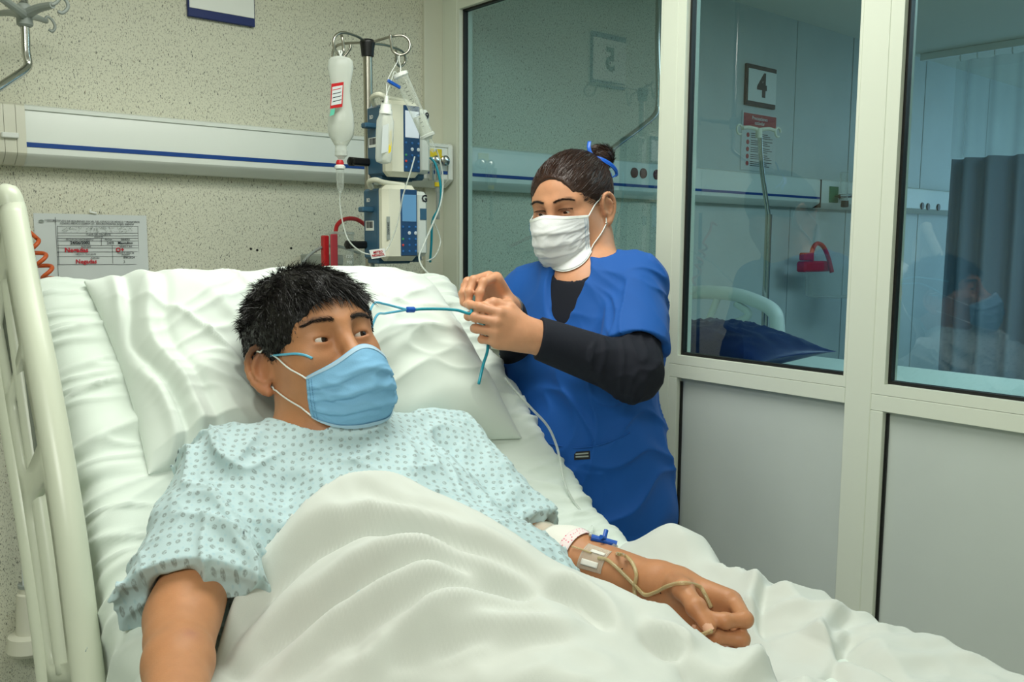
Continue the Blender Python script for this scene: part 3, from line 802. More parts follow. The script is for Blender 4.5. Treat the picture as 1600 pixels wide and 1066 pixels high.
# ================================================================ people: shared anatomy
def add_head(S, fr, w=1.0, female=False, earflare=1.0):
    """head in its own frame: X = the person's left, Y = face forward, Z = up, origin between the eyes, metres"""
    E = lambda c, r, k=0.02, op='u', rot=None: S.el((c[0]*w, c[1], c[2]), (r[0]*w, r[1], r[2]) if not np.isscalar(r) else r, k, op, fr, rot)
    C = lambda a, b, ra, rb, k=0.012, op='u': S.rc((a[0]*w, a[1], a[2]), (b[0]*w, b[1], b[2]), ra, rb, k, op, fr)
    E((0, -.022, .030), (.076, .097, .086), .03)
    E((0, .030, .028), (.064, .058, .058), .04)                    # forehead
    E((0, .022, -.035), (.062, .064, .078), .03)
    E((0, .030, -.072), (.050, .052, .042), .03)
    C((-.046, -.012, -.068), (-.016, .066, -.098), .018, .016, .03); C((.046, -.012, -.068), (.016, .066, -.098), .018, .016, .03)
    E((0, .071, -.094), (.020, .016, .016), .025)
    for sx in (-1, 1):
        E((sx*.043, .055, -.024), (.022, .022, .020), .03)
        C((sx*.012, .084, .019), (sx*.046, .066, .020), .0095, .0085, .02)          # brow
        E((sx*.030, .102, -.002), (.019, .020, .0125), .018, 's')                    # socket
        E((sx*.036, .010, -.05), (.030, .05, .045), .03)
    C((0, .088, .008), (0, .106, -.034), .0085, .0115, .015)
    E((0, .107, -.038), (.0125, .0115, .0105), .010)
    for sx in (-1, 1): E((sx*.0135, .096, -.042), (.0085, .011, .0085), .008)
    for sx in (-1, 1): E((sx*.007, .103, -.050), (.0042, .006, .003), .004, 's')
    C((-.018, .083, -.064), (.018, .083, -.064), .0065, .0065, .01); C((-.015, .083, -.073), (.015, .083, -.073), .0075, .0075, .01)
    S.bx((0, .098, -.0685), (.02*w, .010, .0009), .0008, .004, 's', fr)
    # eyelids: a ball over each eye, opened by an almond-shaped cut
    for sx in (-1, 1):
        E((sx*.031, .0735, -.001), (.0148/w, .0142, .0142), .010)
    # ears
    for sx in (-1, 1):
        c = np.array([sx*.0765, -.012, -.014]); tilt = rotm((0, 0, 1), sx*20*earflare) @ rotm((1, 0, 0), -10)
        def e(p): return c+(tilt @ np.array([sx*p[0], p[1], p[2]]))
        def eW(p): q = e(p); return (q[0]*w, q[1], q[2])
        S.el(eW((.002, -.006, .0)), (.0045, .0165, .029), .006, 'u', fr, tilt)
        rim = [(.004, .012, .004), (.006, .010, .022), (.008, .0, .033), (.009, -.014, .031), (.009, -.024, .018), (.008, -.026, .002), (.006, -.020, -.014), (.004, -.008, -.026), (.003, .002, -.031)]
        R_ = spline(rim, 14)
        S.chain([eW(p) for p in R_], np.interp(np.arange(14), [0, 9, 11, 13], [.0036, .0036, .0048, .0062]), .004, 'u', fr)
        R2 = spline([(.007, -.006, .022), (.009, -.014, .010), (.008, -.013, -.004), (.006, -.004, -.015)], 6)
        S.chain([eW(p) for p in R2], [.0028]*6, .005, 'u', fr)
        S.el(eW((.010, -.003, -.002)), (.0065, .008, .011), .005, 's', fr, tilt)
        S.rc(eW((.003, .010, -.004)), eW((.004, .009, -.010)), .0042, .004, .005, 'u', fr)
    # almond openings last
    return S
def cut_eyes(S, fr, w=1.0, openness=.0042, dz=0.0):
    for sx in (-1, 1):
        S.el((sx*.0315*w, .0905, -.0015+dz), (.0140, .0135, openness), .0015, 's', fr, rotm((0, 1, 0), sx*-4))
def add_eyes(fr, w, parent, look=(0, 1, -0.05), iris=(44, 24, 14)):
    look = fr.d(np.array(look)/np.linalg.norm(look))
    if 'eyewhite' not in M:
        M['eyewhite'] = mat('eye white', (214, 205, 196), rough=0.15); M['iris'] = mat('dark brown iris', iris, rough=0.1); M['pupil'] = mat('pupil', (6, 5, 5), rough=0.05)
    for sx in (-1, 1):
        c = fr.w((sx*.031*w, .0735, -.001)); r = .0128*fr.s
        pr = lambda a0, a1, n, rr: [(rr*math.cos(a), rr*math.sin(a)) for a in np.linspace(a0, a1, n)]
        eb = G().lathe(c, look, pr(math.pi, .45, 14, r), 20).build('eye', 'eyewhite', parent, True, 0)
        adopt(G().lathe(c, look, pr(.47, .20, 5, r*1.005), 20).build('iris', 'iris', None, True, 0), eb)
        adopt(G().lathe(c, look, pr(.21, 0, 4, r*1.01), 16).build('pupil', 'pupil', None, True, 0), eb)

def strands(name, roots, dirs, length, m, parent, fr_curl=None, wid=0.0007, seg=4, seed=1, droop=None, norm=None, jitter=0.25, surf=None):
    """many thin tapered blades of hair as one mesh"""
    r = np.random.default_rng(seed); n = len(roots); P = roots.copy(); D = dirs+r.normal(size=(n, 3))*jitter; D /= np.linalg.norm(D, axis=1)[:, None]
    L = length*(0.75+0.5*r.random(n)); pts = [P.copy()]
    for k in range(seg):
        P = P+D*(L/seg)[:, None]
        if surf is not None:
            d = surf(P); g = np.stack([surf(P+e)-d for e in np.eye(3)*0.002], -1)/0.002; lim = 0.0012+0.004*(k+1)/seg*r.random(n)
            P = P+g*np.maximum(lim-d, 0)[:, None]
        pts.append(P.copy())
        if droop is not None: D = D+droop*(1.0/seg); D /= np.linalg.norm(D, axis=1)[:, None]
    side = np.cross(D, norm if norm is not None else r.normal(size=(n, 3))); side /= np.linalg.norm(side, axis=1)[:, None]+1e-9
    V = []; W = [1, .95, .8, .5, .08] if seg == 4 else list(np.linspace(1, .1, seg+1))
    for k in range(seg+1):
        V.append(pts[k]-side*wid*W[k]); V.append(pts[k]+side*wid*W[k])
    V = np.stack(V, 1).reshape(-1, 3); base = np.arange(n)*(2*(seg+1)); F_ = []
    for k in range(seg): F_.append(np.stack([base+2*k, base+2*k+1, base+2*k+3, base+2*k+2], 1))
    return npmesh(name, V, np.concatenate(F_), m, parent)

def hand_fr(fr, side, fingers, thumb, palm=1.0):
    """joint positions of a hand. fr: X = towards the thumb, Y = towards the fingers, Z = back of the hand, origin at the wrist"""
    out = []
    bases = [(.030, .086, .004), (.010, .090, .006), (-.010, .086, .004), (-.028, .078, 0)]
    lens = [(.042, .024, .021), (.046, .028, .022), (.042, .026, .021), (.033, .019, .019)]
    rads = [(.0094, .0084, .0076, .0066), (.0096, .0086, .0077, .0067), (.0092, .0082, .0074, .0064), (.0082, .0074, .0067, .0058)]
    for i in range(4):
        mcp, pip, dip, spl = fingers[i]; p = np.array(bases[i])*palm; ang = 0.0; pts = [p]
        sx = math.sin(math.radians(spl)); cyy = math.cos(math.radians(spl))
        for L_, a in zip(lens[i], (mcp, pip, dip)):
            ang += math.radians(a); d = np.array([sx*math.cos(ang), cyy*math.cos(ang), -math.sin(ang)]); p = p+d*L_*palm; pts.append(p)
        out.append((pts, rads[i]))
    th = [np.array(q)*palm for q in thumb]; out.append((th, (.0135, .0115, .0100, .0082)))
    return out
def add_hand(S, fr, fingers, thumb, palm=1.0, fat=1.0):
    J = hand_fr(fr, 1, fingers, thumb, palm); q = palm
    for bx_ in ((.030, .086, .003), (.010, .090, .004), (-.010, .086, .003), (-.028, .078, -.001)):
        b = np.array(bx_)*q; a = np.array((b[0]*.50, .010, 0))
        S.rc(a, b-np.array([0, .004, .003]), .0155*fat, .0125*fat, .016, 'u', fr)
    S.rc((.014*q, .018*q, -.008), J[4][0][1], .017*fat, .0125*fat, .016, 'u', fr)       # thenar
    S.rc((-.020*q, .020*q, -.009), (-.025*q, .062*q, -.007), .0145*fat, .012*fat, .015, 'u', fr)
    for pts, r in J:
        S.chain(pts, [x*fat for x in r], .0035, 'u', fr)
        for p in pts[1:3]: S.el(p, r[1]*1.03*fat, .004, 'u', fr)
    return J
def nail(fr, pts, up, parent, r=.0066, m='nail'):
    """finger nail plate at the tip of a finger"""
    if 'nail' not in M: M['nail'] = mat('finger nail', (214, 168, 140), rough=0.25)
    a, b = fr.w(pts[-2]), fr.w(pts[-1]); d = (b-a)/np.linalg.norm(b-a); u = fr.d(up); u = u-d*(u@d); u /= np.linalg.norm(u); s_ = np.cross(d, u)
    V = []; 
    for i in range(7):
        for j in range(7):
            t_ = -.55+1.0*i/6*1.1; an = (-0.85+1.7*j/6)*(1-0.25*max(0, t_)**2)
            V.append(b+d*(t_*r*1.15+ r*.35)+u*(r*1.06*math.cos(an)+.0002)+s_*(r*1.0*math.sin(an)))
    return pmesh('nail', V, grid_faces(7, 7).tolist(), m, parent)
def srgb(c): return np.array(lin(c))
def tubeobj(name, pts, r, m, n=60, parent=None, sides=8, smooth=True):
    return G().tube(spline(pts, n), r, sides).build(name, m, parent, smooth, 0)
# ================================================================ the man in the bed
hc = back(514, 536, .235)
_f = np.array([-.03, -.96, .36]); _f /= np.linalg.norm(_f); _u = np.array([-.06, .37, .93]); _u -= _f*(_u@_f); _u /= np.linalg.norm(_u)
HF = Fr(hc-_f*0.05, np.cross(_f, _u), _f, sc=1.13)
HF.R = np.array([np.cross(_f, _u), _f, _u]).T
pat = empty('person', (0.72, 1.0, 0.86), 'young man in a blue surgical mask lying in the bed with short black hair', 'person')
SK = srgb((184, 128, 88)); SK2 = srgb((176, 112, 80)); LIP = srgb((150, 84, 74)); BROW = srgb((58, 40, 32))
Rsh = bk(0.515, .215, .085); Lsh = bk(0.905, .205, .065)
neck = bk(0.672, .245, .115); chestc = bk(0.70, .10, .10)
Relb = atz(283, 965, .945); Rwr = Relb+(atz(276, 1085, .935)-Relb)*2.1; Rwr[2] = .925
Lelb = atz(836, 860, .925); Lwr = atz(1050, 922, .940)
S = SDF()
add_head(S, HF, w=.96, earflare=1.7)
S.rc(HF.w((0, -.035, -.055)), neck, .054, .058, .03)
S.rc(HF.w((0, -.01, -.085)), neck+BN*.01, .040, .05, .03)
# trunk: leaning chest, then belly and hips flat under the top sheet
S.rc(neck-BD*.03, chestc, .07, .10, .06)
S.el(bk(.69, .06, .12), (.165, .15, .10), .06, 'u', WORLD, rotm((1, 0, 0), 35))
S.el((.69, .93, .945), (.145, .17, .085), .06); S.el((.68, .70, .910), (.13, .15, .07), .06)
S.rc(neck, Rsh, .045, .052, .05); S.rc(neck, Lsh, .045, .050, .05)
S.rc(Rsh, Relb, .047, .0385, .03)
S.rc(Relb, Relb+(Rwr-Relb)*.3, .0385, .036, .03); S.rc(Relb+(Rwr-Relb)*.3, Rwr, .036, .028, .02)
S.rc(Relb+(Rsh-Relb)*.35, Relb+(Rwr-Relb)*.15, .038, .034, .025)
S.rc(Lsh, Lelb, .047, .040, .03); S.rc(Lelb, Lelb+(Lwr-Lelb)*.28, .041, .043, .03); S.rc(Lelb+(Lwr-Lelb)*.28, Lwr, .043, .029, .03)
# hidden legs
for sx in (-1, 1): S.chain([(.70+sx*.072, .62, .900), (.70+sx*.072, .20, .895), (.70+sx*.072, -.20, .885), (.70+sx*.072, -.24, .94)], [.052, .044, .030, .028], .03)
# left hand: thumb uppermost, fingers curled towards the viewer
yd = atz(1147, 982, .922)-Lwr; yd /= np.linalg.norm(yd)
LH = Fr(Lwr, (-.02, 0, 1), yd, sc=1.12); LH.R[:, 2] = -np.cross(LH.R[:, 0], LH.R[:, 1])*-1
zz = np.cross(LH.R[:, 0], LH.R[:, 1]); LH.R[:, 2] = zz if zz[0] > 0 else -zz
fing = [(36, 80, 36, 3), (44, 86, 40, 1), (50, 88, 45, -2), (54, 88, 45, -6)]
thumb = [(.022, .018, -.018), (.036, .046, -.040), (.034, .077, -.054), (.024, .101, -.059)]
LJ = add_hand(S, LH, fing, thumb, 1.0, 1.02)
S.rc(Lwr-yd*.02, Lwr+yd*.02, .027, .024, .02)
RH = Fr(Rwr, (.9, 0, .3), Rwr-Relb); zz = np.cross(RH.R[:, 0], RH.R[:, 1]); RH.R[:, 2] = zz if zz[2] > 0 else -zz
add_hand(S, RH, [(25, 35, 20, 4), (28, 38, 20, 1), (30, 40, 20, -2), (32, 40, 20, -6)], [(.020, .022, -.008), (.044, .05, -.014), (.052, .082, -.02), (.05, .106, -.026)])
cut_eyes(S, HF, .96, .0031, -.0009)
def pcol(V):
    q = HF.l(V); C = np.repeat(SK[None], len(V), 0)*(1+0.10*noise(V*14)[:, None])
    ishead = (np.linalg.norm(q, axis=1) < .17)
    w_ = np.exp(-(((np.abs(q[:, 0])-.031)/.022)**2+((q[:, 2]+.004)/.014)**2))*(q[:, 1] > .05)*ishead
    C = C*(1-.28*w_[:, None])+SK2*.28*w_[:, None]
    w_ = np.exp(-((q[:, 0]/.024)**2+((q[:, 2]+.068)/.009)**2))*(q[:, 1] > .07)*ishead; C = C*(1-w_[:, None])+LIP*w_[:, None]
    bz = .0215+.004*np.cos((np.abs(q[:, 0])-.036)*70); 
    w_ = sstep(np.abs(q[:, 0]), .010, .017)*(1-sstep(np.abs(q[:, 0]), .048, .056))*np.exp(-((q[:, 2]-bz)/.0042)**4)*(q[:, 1] > .04)*ishead*(.55+.4*noise(V*260))
    w_ = np.clip(w_, 0, .75); C = C*(1-w_[:, None])+BROW*w_[:, None]
    er = np.exp(-((np.abs(q[:, 0])-.082)/.012)**2)*(np.abs(q[:, 2]+.01) < .05)*ishead; C = C*(1-.25*er[:, None])+srgb((190, 104, 80))*.25*er[:, None]
    for c, r_, k_, col in ((atz(300, 985, .98), .010, .5, (140, 84, 84)),):
        w_ = np.exp(-(np.linalg.norm(V-c, axis=1)/r_)**2)*k_*(.6+.6*np.abs(noise(V*150))); C = C*(1-w_[:, None])+srgb(col)*w_[:, None]
    # stubble / short sides fading into the skin
    w_ = sstep(np.abs(q[:, 0]), .045, .065)*sstep(q[:, 2], -.012, .02)*(q[:, 1] < .045)*ishead*.75; C = C*(1-w_[:, None])+srgb((46, 34, 28))*w_[:, None]
    return C
M['skin_m'] = M['skin']
body = S.mesh('body', .0034, 'skin', pat, colour=pcol)
add_eyes(HF, .96, pat, (-.30, 1, -.10))
for pts, r in (LJ[4], LJ[0], LJ[1]): pass
nail(LH, LJ[4][0], (.75, .1, -.65) if False else (.55, 0, -.75), body, .0088)
nail(LH, LJ[0][0], (0, -.6, -.6), body, .0068); nail(LH, LJ[1][0], (0, -.6, -.6), body, .0068)

# ---- hair: a close cap plus short tufts
def scalp_shape(fr, grow=.007, w=1.0):
    H = SDF()
    H.el((0, -.022, .032), (.076*w+grow, .097+grow, .087+grow), .02, 'u', fr); H.el((0, .026, .034), (.066*w+grow*.5, .060+grow*.6, .058+grow), .03, 'u', fr)
    return H
H = scalp_shape(HF, .0075)
H.el((0, .105, -.008), (.062, .062, .064), .006, 's', HF)                    # face opening
H.bx((0, .05, -.105), (.12, .068, .095), .01, .01, 's', HF)
H.bx((0, -.02, -.125), (.12, .16, .085), .01, .01, 's', HF)
for sx in (-1, 1): H.el((sx*.088, -.014, -.012), (.022, .026, .036), .004, 's', HF)
M['hair_black'] = mat('black hair', (20, 17, 15), rough=0.42, bump=0.6, bscale=260, spec=0.4, stretch=(1, 1, 1))
H.disp = lambda p: .0016*noise(p*160)+.0018*noise(p*70)
hair = H.mesh('hair', .003, 'hair_black', pat)
hv = np.zeros(len(hair.data.vertices)*3); hair.data.vertices.foreach_get('co', hv); hv = hv.reshape(-1, 3)
r_ = np.random.default_rng(3); ql = HF.l(hv); outer = scalp_shape(HF, .004)(hv) > -.001
cand = np.nonzero(outer & (ql[:, 2] > -.03))[0]
pick = r_.choice(cand, 15000); roots = hv[pick]+r_.normal(size=(15000, 3))*.0012; q = HF.l(roots)
nrm = q-np.array([0, -.015, .02]); nrm /= np.linalg.norm(nrm, axis=1)[:, None]
# flow: away from the crown; clumped
cl = np.stack([noise(q*48), noise(q*48+7), noise(q*48+13)], -1)
d = np.stack([q[:, 0]*3.0, .30+0*q[:, 0], -.28+0*q[:, 0]], -1)
d = np.where((q[:, 2] < .05)[:, None], np.stack([q[:, 0]*1.5, .1+0*q[:, 0], -.8+0*q[:, 0]], -1), d)
front = sstep(q[:, 1], .02, .07)*(q[:, 2] > .05)
d = d+front[:, None]*np.array([-.25, .5, -.85])+nrm*(.36-.16*front[:, None])*np.where(q[:, 2] > .07, 1.0, .40)[:, None]+cl*.85*np.where(q[:, 2] > .05, 1, .35)[:, None]
d /= np.linalg.norm(d, axis=1)[:, None]
L = np.where(q[:, 2] > .055, .017, .0055)+.015*front*(np.abs(q[:, 0]) < .06)
HC = scalp_shape(HF, .0)
strands('hair_tufts', roots, HF.d(d), L, 'hair_black', pat, wid=.00055, seed=4, droop=HF.d(np.array([0, .1, -.5])), jitter=.22, surf=HC)
# eyebrows as fine hairs
M['brow'] = mat('dark eyebrow', (34, 25, 21), rough=.6)
for sx in (-1, 1):
    B_ = []; Dd = []
    for k in range(330):
        t_ = r_.random(); x = sx*(.012+.040*t_); z = .0195+.0055*math.sin(min(1, t_*1.15)*2.3)-.003*t_+r_.normal()*.0016*(1-.5*t_); B_.append((x, .12, z)); Dd.append((sx*.9, .15, .35-.5*t_))
    B_ = HF.w(np.array(B_)); dv = -HF.R[:, 1]
    for it in range(28): B_ = B_+dv*np.maximum(S(B_, (hc, .2)), 0)[:, None]*.9
    strands('eyebrow', B_, HF.d(np.array(Dd)), .0065, 'brow', pat, wid=.00035, seed=9, jitter=.12, surf=S, seg=3)

# ---- surgical mask
def make_mask(fr, S, name, m, mloop, zt, zb, wtop, wbot, nose, pleats, loops, label=None, off=.0035, w=1.0, tip=(.0, .118, -.045), bulge=.010, parent=None, pl_amp=.0035, tilt=0.0, edge='white'):
    SS = S; cullh = (fr.w((0, 0, -.02)), .20); S = lambda p: SS(p, cullh)
    T_ = SDF(); T_.el((0, .045, -.058), (.058*w, .060, .066), .03, 'u', fr); T_.el((0, .080, -.050), (.026*w, .042, .045), .05, 'u', fr)
    T_.el((0, .045, -.095), (.040*w, .042, .030), .05, 'u', fr); T_.el((0, .05, -.01), (.058*w, .04, .03), .03, 'u', fr)
    n1, n2 = 72, 60; A = np.linspace(-1, 1, n1); Bv = np.linspace(0, 1, n2); A_, B2 = np.meshgrid(A, Bv, indexing='ij')
    half = (wtop*(1-B2)+wbot*B2)+.006*np.sin(B2*math.pi)*-1
    ztop = zt+nose*np.exp(-(A_/.33)**2)-.006*np.abs(A_)**1.6; zbot = zb+.030*np.abs(A_)**2.2
    z = ztop+(zbot-ztop)*B2+tilt*A_
    phi = A_*np.radians(half)
    org = np.stack([np.sin(phi)*0.0, np.full_like(phi, .012), z*0.75-.012], -1); dirn = np.stack([np.sin(phi), np.cos(phi), (z-(z*0.75-.012))/.085], -1)
    dirn[..., 2] = (z-org[..., 2])/.088
    bulge = bulge*fr.s
    O_ = org.reshape(-1, 3); D_ = dirn.reshape(-1, 3); D_ /= np.linalg.norm(D_, axis=1)[:, None]
    t_ = np.full(len(O_), .17)
    for it in range(34):
        p = fr.w(O_+D_*t_[:, None]); dd = (np.minimum(T_(p)-bulge*.4, S(p))-off)/fr.s; t_ = t_-np.clip(dd, -.01, .05)*.75
    P_ = O_+D_*t_[:, None]
    pl = 0; Bf = B2.ravel(); Af = A_.ravel(); env = np.exp(-(Af/.8)**4)
    for c_, wd in pleats:
        cc = c_+(.04*np.abs(Af)**2)*(c_-.5)*2
        s1 = (Bf-cc)/wd; pl = pl+np.where(s1 < 0, np.exp(-s1**2*3), np.exp(-(s1*5)**2))
    q_ = noise(P_*38)*.0018+ridged(np.stack([Af*2.2, Bf*7+Af*1.5*np.sign(Af), Af*0+3], -1))*.0022
    out = P_/np.linalg.norm(P_*np.array([1, 1, .3]), axis=1)[:, None]
    P_ = P_+out*((pl*pl_amp)*(.35+.65*env)+q_*np.sin(np.clip(Bf, 0, 1)*math.pi)+.0012)[:, None]
    W = fr.w(P_)
    t = npmesh(name, W, grid_faces(n1, n2), m, parent); sm = t.modifiers.new('thick', 'SOLIDIFY'); sm.thickness = .0012; sm.offset = 1
    Wg = W.reshape(n1, n2, 3); og = fr.d(out).reshape(n1, n2, 3)
    g = G()
    b1 = Wg[:, 2]+og[:, 2]*.001; b0 = Wg[:, 0]+og[:, 0]*.0008; e1 = Wg[:, n2-3]+og[:, n2-3]*.001; e0 = Wg[:, n2-1]+og[:, n2-1]*.0008
    def band(a, b):
        V = np.concatenate([a, b]); n_ = len(a); g.add(V, [(i, i+1, n_+i+1, n_+i) for i in range(n_-1)])
    band(Wg[:, 0]+og[:, 0]*.0022, Wg[:, 3]+og[:, 3]*.0022); band(Wg[:, n2-4]+og[:, n2-4]*.0022, Wg[:, n2-1]+og[:, n2-1]*.0022)
    o = g.build('binding', edge, None, True, 0); adopt(o, t)
    g = G()                                                     # stitched welds down the sides
    for i0 in (2, 4, n1-3, n1-5):
        for j in range(5, n2-4, 2):
            a, b = Wg[i0, j]+og[i0, j]*.0026, Wg[i0, j+1]+og[i0, j+1]*.0026; g.tube([a, b], .0005, 4)
    o = g.build('weld_seam', 'mask_seam', None, False); adopt(o, t); o['kind'] = 'stuff'
    for loop in loops:
        sx, pts = loop; i = n1-1 if sx > 0 else 0
        a = Wg[i, 2]+og[i, 2]*.002; b = Wg[i, n2-4]+og[i, n2-4]*.002
        Lp = spline([a]+[fr.w(p) for p in pts]+[b], 60); eye_ = np.eye(3)*.002
        for _ in range(10):
            d0 = S(Lp); gr = np.stack([S(Lp+e)-S(Lp-e) for e in eye_], -1); gr /= np.linalg.norm(gr, axis=1)[:, None]+1e-9; Lp = Lp+gr*np.clip(.0018-d0, 0, .003)[:, None]
        adopt(G().tube(Lp, .0013, 8).build('ear_loop', 'white', None, True, 0), t)
    return t
M['mask_blue'] = mat('pale blue mask', (128, 182, 218), rough=.8, bump=.15, bscale=500); M['mask_seam'] = mat('pale seam', (86, 140, 178), rough=.7)
M['mask_edge'] = mat('white blue binding', (176, 206, 226), rough=.8)
earback = lambda sx: [(sx*.076, .010, .008), (sx*.073, -.012, .012), (sx*.071, -.022, -.012), (sx*.071, -.014, -.040), (sx*.068, .006, -.050)]
mask = make_mask(HF, S, 'surgical_mask', 'mask_blue', None, -.040, -.128, 44, 50, .013, ((.30, .16), (.52, .16), (.74, .14)), [(1, earback(1)), (-1, earback(-1))], parent=pat, edge='mask_edge', w=.93)
mask['label'] = 'pale blue pleated mask over nose and chin'
# ================================================================ gown
M['gown'] = mat('pale blue printed cotton', (182, 204, 206), rough=.85, sheen=.15, bump=.1, bscale=900)
def gown_print(m):
    n, l = nodes_of(m); b = n['Principled BSDF']; c = b.inputs['Base Color'].default_value[:]
    a = n.new('ShaderNodeAttribute'); a.attribute_name = 'fabric'
    mp = n.new('ShaderNodeMapping'); mp.inputs['Scale'].default_value = (74, 74, 74); l.new(a.outputs['Vector'], mp.inputs[0])
    v = n.new('ShaderNodeTexVoronoi'); v.voronoi_dimensions = '2D'; v.inputs['Scale'].default_value = 1; v.inputs['Randomness'].default_value = .35
    l.new(mp.outputs[0], v.inputs['Vector'])
    r = n.new('ShaderNodeMapRange'); r.inputs[1].default_value = .27; r.inputs[2].default_value = .20; l.new(v.outputs['Distance'], r.inputs[0])
    t = n.new('ShaderNodeTexNoise'); t.inputs['Scale'].default_value = 6; l.new(mp.outputs[0], t.inputs['Vector'])
    r2 = n.new('ShaderNodeMapRange'); r2.inputs[1].default_value = .38; r2.inputs[2].default_value = .55; r2.inputs[3].default_value = .25; l.new(t.outputs[0], r2.inputs[0])
    mu = n.new('ShaderNodeMath'); mu.operation = 'MULTIPLY'; l.new(r.outputs[0], mu.inputs[0]); l.new(r2.outputs[0], mu.inputs[1])
    v2 = n.new('ShaderNodeTexVoronoi'); v2.voronoi_dimensions = '2D'; v2.inputs['Scale'].default_value = 1; v2.inputs['Randomness'].default_value = .5
    m2 = n.new('ShaderNodeMapping'); m2.inputs['Location'].default_value = (.5, .5, 0); l.new(mp.outputs[0], m2.inputs[0]); l.new(m2.outputs[0], v2.inputs['Vector'])
    r3 = n.new('ShaderNodeMapRange'); r3.inputs[1].default_value = .16; r3.inputs[2].default_value = .08; r3.inputs[4].default_value = .35; l.new(v2.outputs['Distance'], r3.inputs[0])
    x1 = n.new('ShaderNodeMix'); x1.data_type = 'RGBA'; x1.inputs[6].default_value = c; x1.inputs[7].default_value = lin((150, 190, 202))+(1,); l.new(r3.outputs[0], x1.inputs[0])
    x2 = n.new('ShaderNodeMix'); x2.data_type = 'RGBA'; x2.inputs[7].default_value = lin((142, 156, 154))+(1,); l.new(x1.outputs[2], x2.inputs[6]); l.new(mu.outputs[0], x2.inputs[0])
    l.new(x2.outputs[2], b.inputs['Base Color'])
gown_print(M['gown'])
D_ = SDF()
D_.el(bk(.69, .055, .118), (.172, .155, .110), .05, 'u', WORLD, rotm((1, 0, 0), 35)); D_.el((.69, .92, .945), (.158, .17, .100), .06)
nk = neck-BD*.02
D_.rc(nk-BD*.012, Rsh+BD*.004, .064, .066, .05); D_.rc(nk-BD*.012, Lsh+BD*.004, .064, .062, .05)
BT = SDF(); BT.ops = [o_ for o_ in S.ops if np.linalg.norm(o_[3]-chestc) < .24 and o_[4] > .06]
D_.fun(lambda p: BT(p)-.010, chestc, .30, .02)
ra = (Relb-Rsh)/np.linalg.norm(Relb-Rsh); hemR = Rsh+(Relb-Rsh)*.86
la = (Lelb-Lsh)/np.linalg.norm(Lelb-Lsh); hemL = Lsh+(Lelb-Lsh)*.92
D_.rc(Rsh, hemR+ra*.06, .069, .076, .04); D_.rc(Rsh+np.array([.03, -.01, -.01]), hemR+ra*.06+np.array([.030, -.004, -.004]), .055, .062, .05); D_.rc(Rsh+np.array([.02, 0, -.03]), hemR+ra*.06+np.array([.012, .0, -.02]), .05, .058, .05)
D_.rc(Rsh+np.array([-.01, 0, -.02]), hemR+ra*.06+np.array([-.024, .025, -.03]), .05, .056, .05)
D_.rc(Lsh, hemL+la*.05, .063, .060, .04)
# open ends: cut across the sleeve, hollow inside
def cutend(S_, p, d, R=.13):
    d = d/np.linalg.norm(d); fr = Fr(p+d*R, np.cross(d, [.3, .2, .9]), d); S_.bx((0, 0, 0), (R*.9, R, R*.9), .002, .003, 's', fr)
cutend(D_, hemR, ra+np.array([.22, 0, .0])); cutend(D_, hemL, la)
D_.rc(hemR-ra*.02, Relb+ra*.05, .040, .074, .01, 's'); D_.rc(hemL-la*.02, Lelb+la*.06, .044, .056, .01, 's')
D_.rc(neck-BD*.014+BN*.026, neck+BD*.1+BN*.06, .074, .105, .006, 's')
def gdisp(p):
    q = p-Rsh; t = p@ra-Rsh@ra
    nz = noise(p*9); a = ridged(np.stack([p[:, 0]*9+nz*.8, (p[:, 1]-p[:, 2]*.2)*5+nz, p[:, 2]*4], -1)); b_ = ridged(np.stack([p[:, 0]*14+p[:, 1]*9+nz, p[:, 1]*6-p[:, 0]*5+3, p[:, 2]*7], -1))
    c_ = ridged(p*np.array([22, 22, 18])+5+nz[:, None]*.7)
    arm = np.exp(-((p[:, 0]-.48)/.09)**2)
    edge = sstep(t, .0, .12)*arm
    nkf = sstep(np.linalg.norm(p-neck, axis=1), .10, .17)
    return ((.007+.007*arm)*a+(.005+.006*arm)*b_+.003*c_-.001)*nkf
D_.disp = gdisp
gn = np.array([-.35, -.62, .70]); gn /= np.linalg.norm(gn); gx = np.cross(gn, [0, 0, 1.]); gx /= np.linalg.norm(gx); gy = np.cross(gn, gx)
def guv(V):
    nz = np.stack([noise(V*11), noise(V*11+9)], -1)*.004
    return np.stack([V@gx+nz[:, 0], V@gy+nz[:, 1], V[:, 0]*0], -1)
gown = D_.mesh('gown', .0034, 'gown', pat, uv=guv)
gown['label'] = 'pale blue cotton hospital gown printed with small grey motifs'

# ================================================================ top sheet
B2_ = SDF()
B2_.el(bk(.69, .055, .118), (.183, .166, .124), .05, 'u', WORLD, rotm((1, 0, 0), 35)); B2_.el((.69, .91, .945), (.170, .19, .113), .06); B2_.el((.70, .70, .915), (.165, .15, .085), .06)
for sx in (-1, 1): B2_.rc((.70+sx*.075, .62, .905), (.72+sx*.08, .15, .905), .060, .055, .05)
DT = SDF(); DT.ops = D_.ops[:5]
B2_.fun(lambda p: DT(p)-.016, chestc, .34, .03)
hs_ = .004; gx_ = np.arange(.18, 1.36, hs_); gy_ = np.arange(.02, 1.22, hs_)
GX, GY = np.meshgrid(gx_, gy_, indexing='ij'); sh = GX.shape
_pz = np.interp(GY, _pp[:250, 0], _pp[:250, 1])
Z = np.full(GX.size, 1.30); fl = GX.ravel(), GY.ravel(); lowz = (_pz+.004).ravel()
lowz = np.where(fl[0] > BX1-.01, lowz-((fl[0]-BX1+.01)/.02)**1.6*.06, lowz); lowz = np.where(fl[0] < BX0+.01, lowz-((BX0+.01-fl[0])/.02)**1.6*.06, lowz); lowz = np.maximum(lowz, .60)
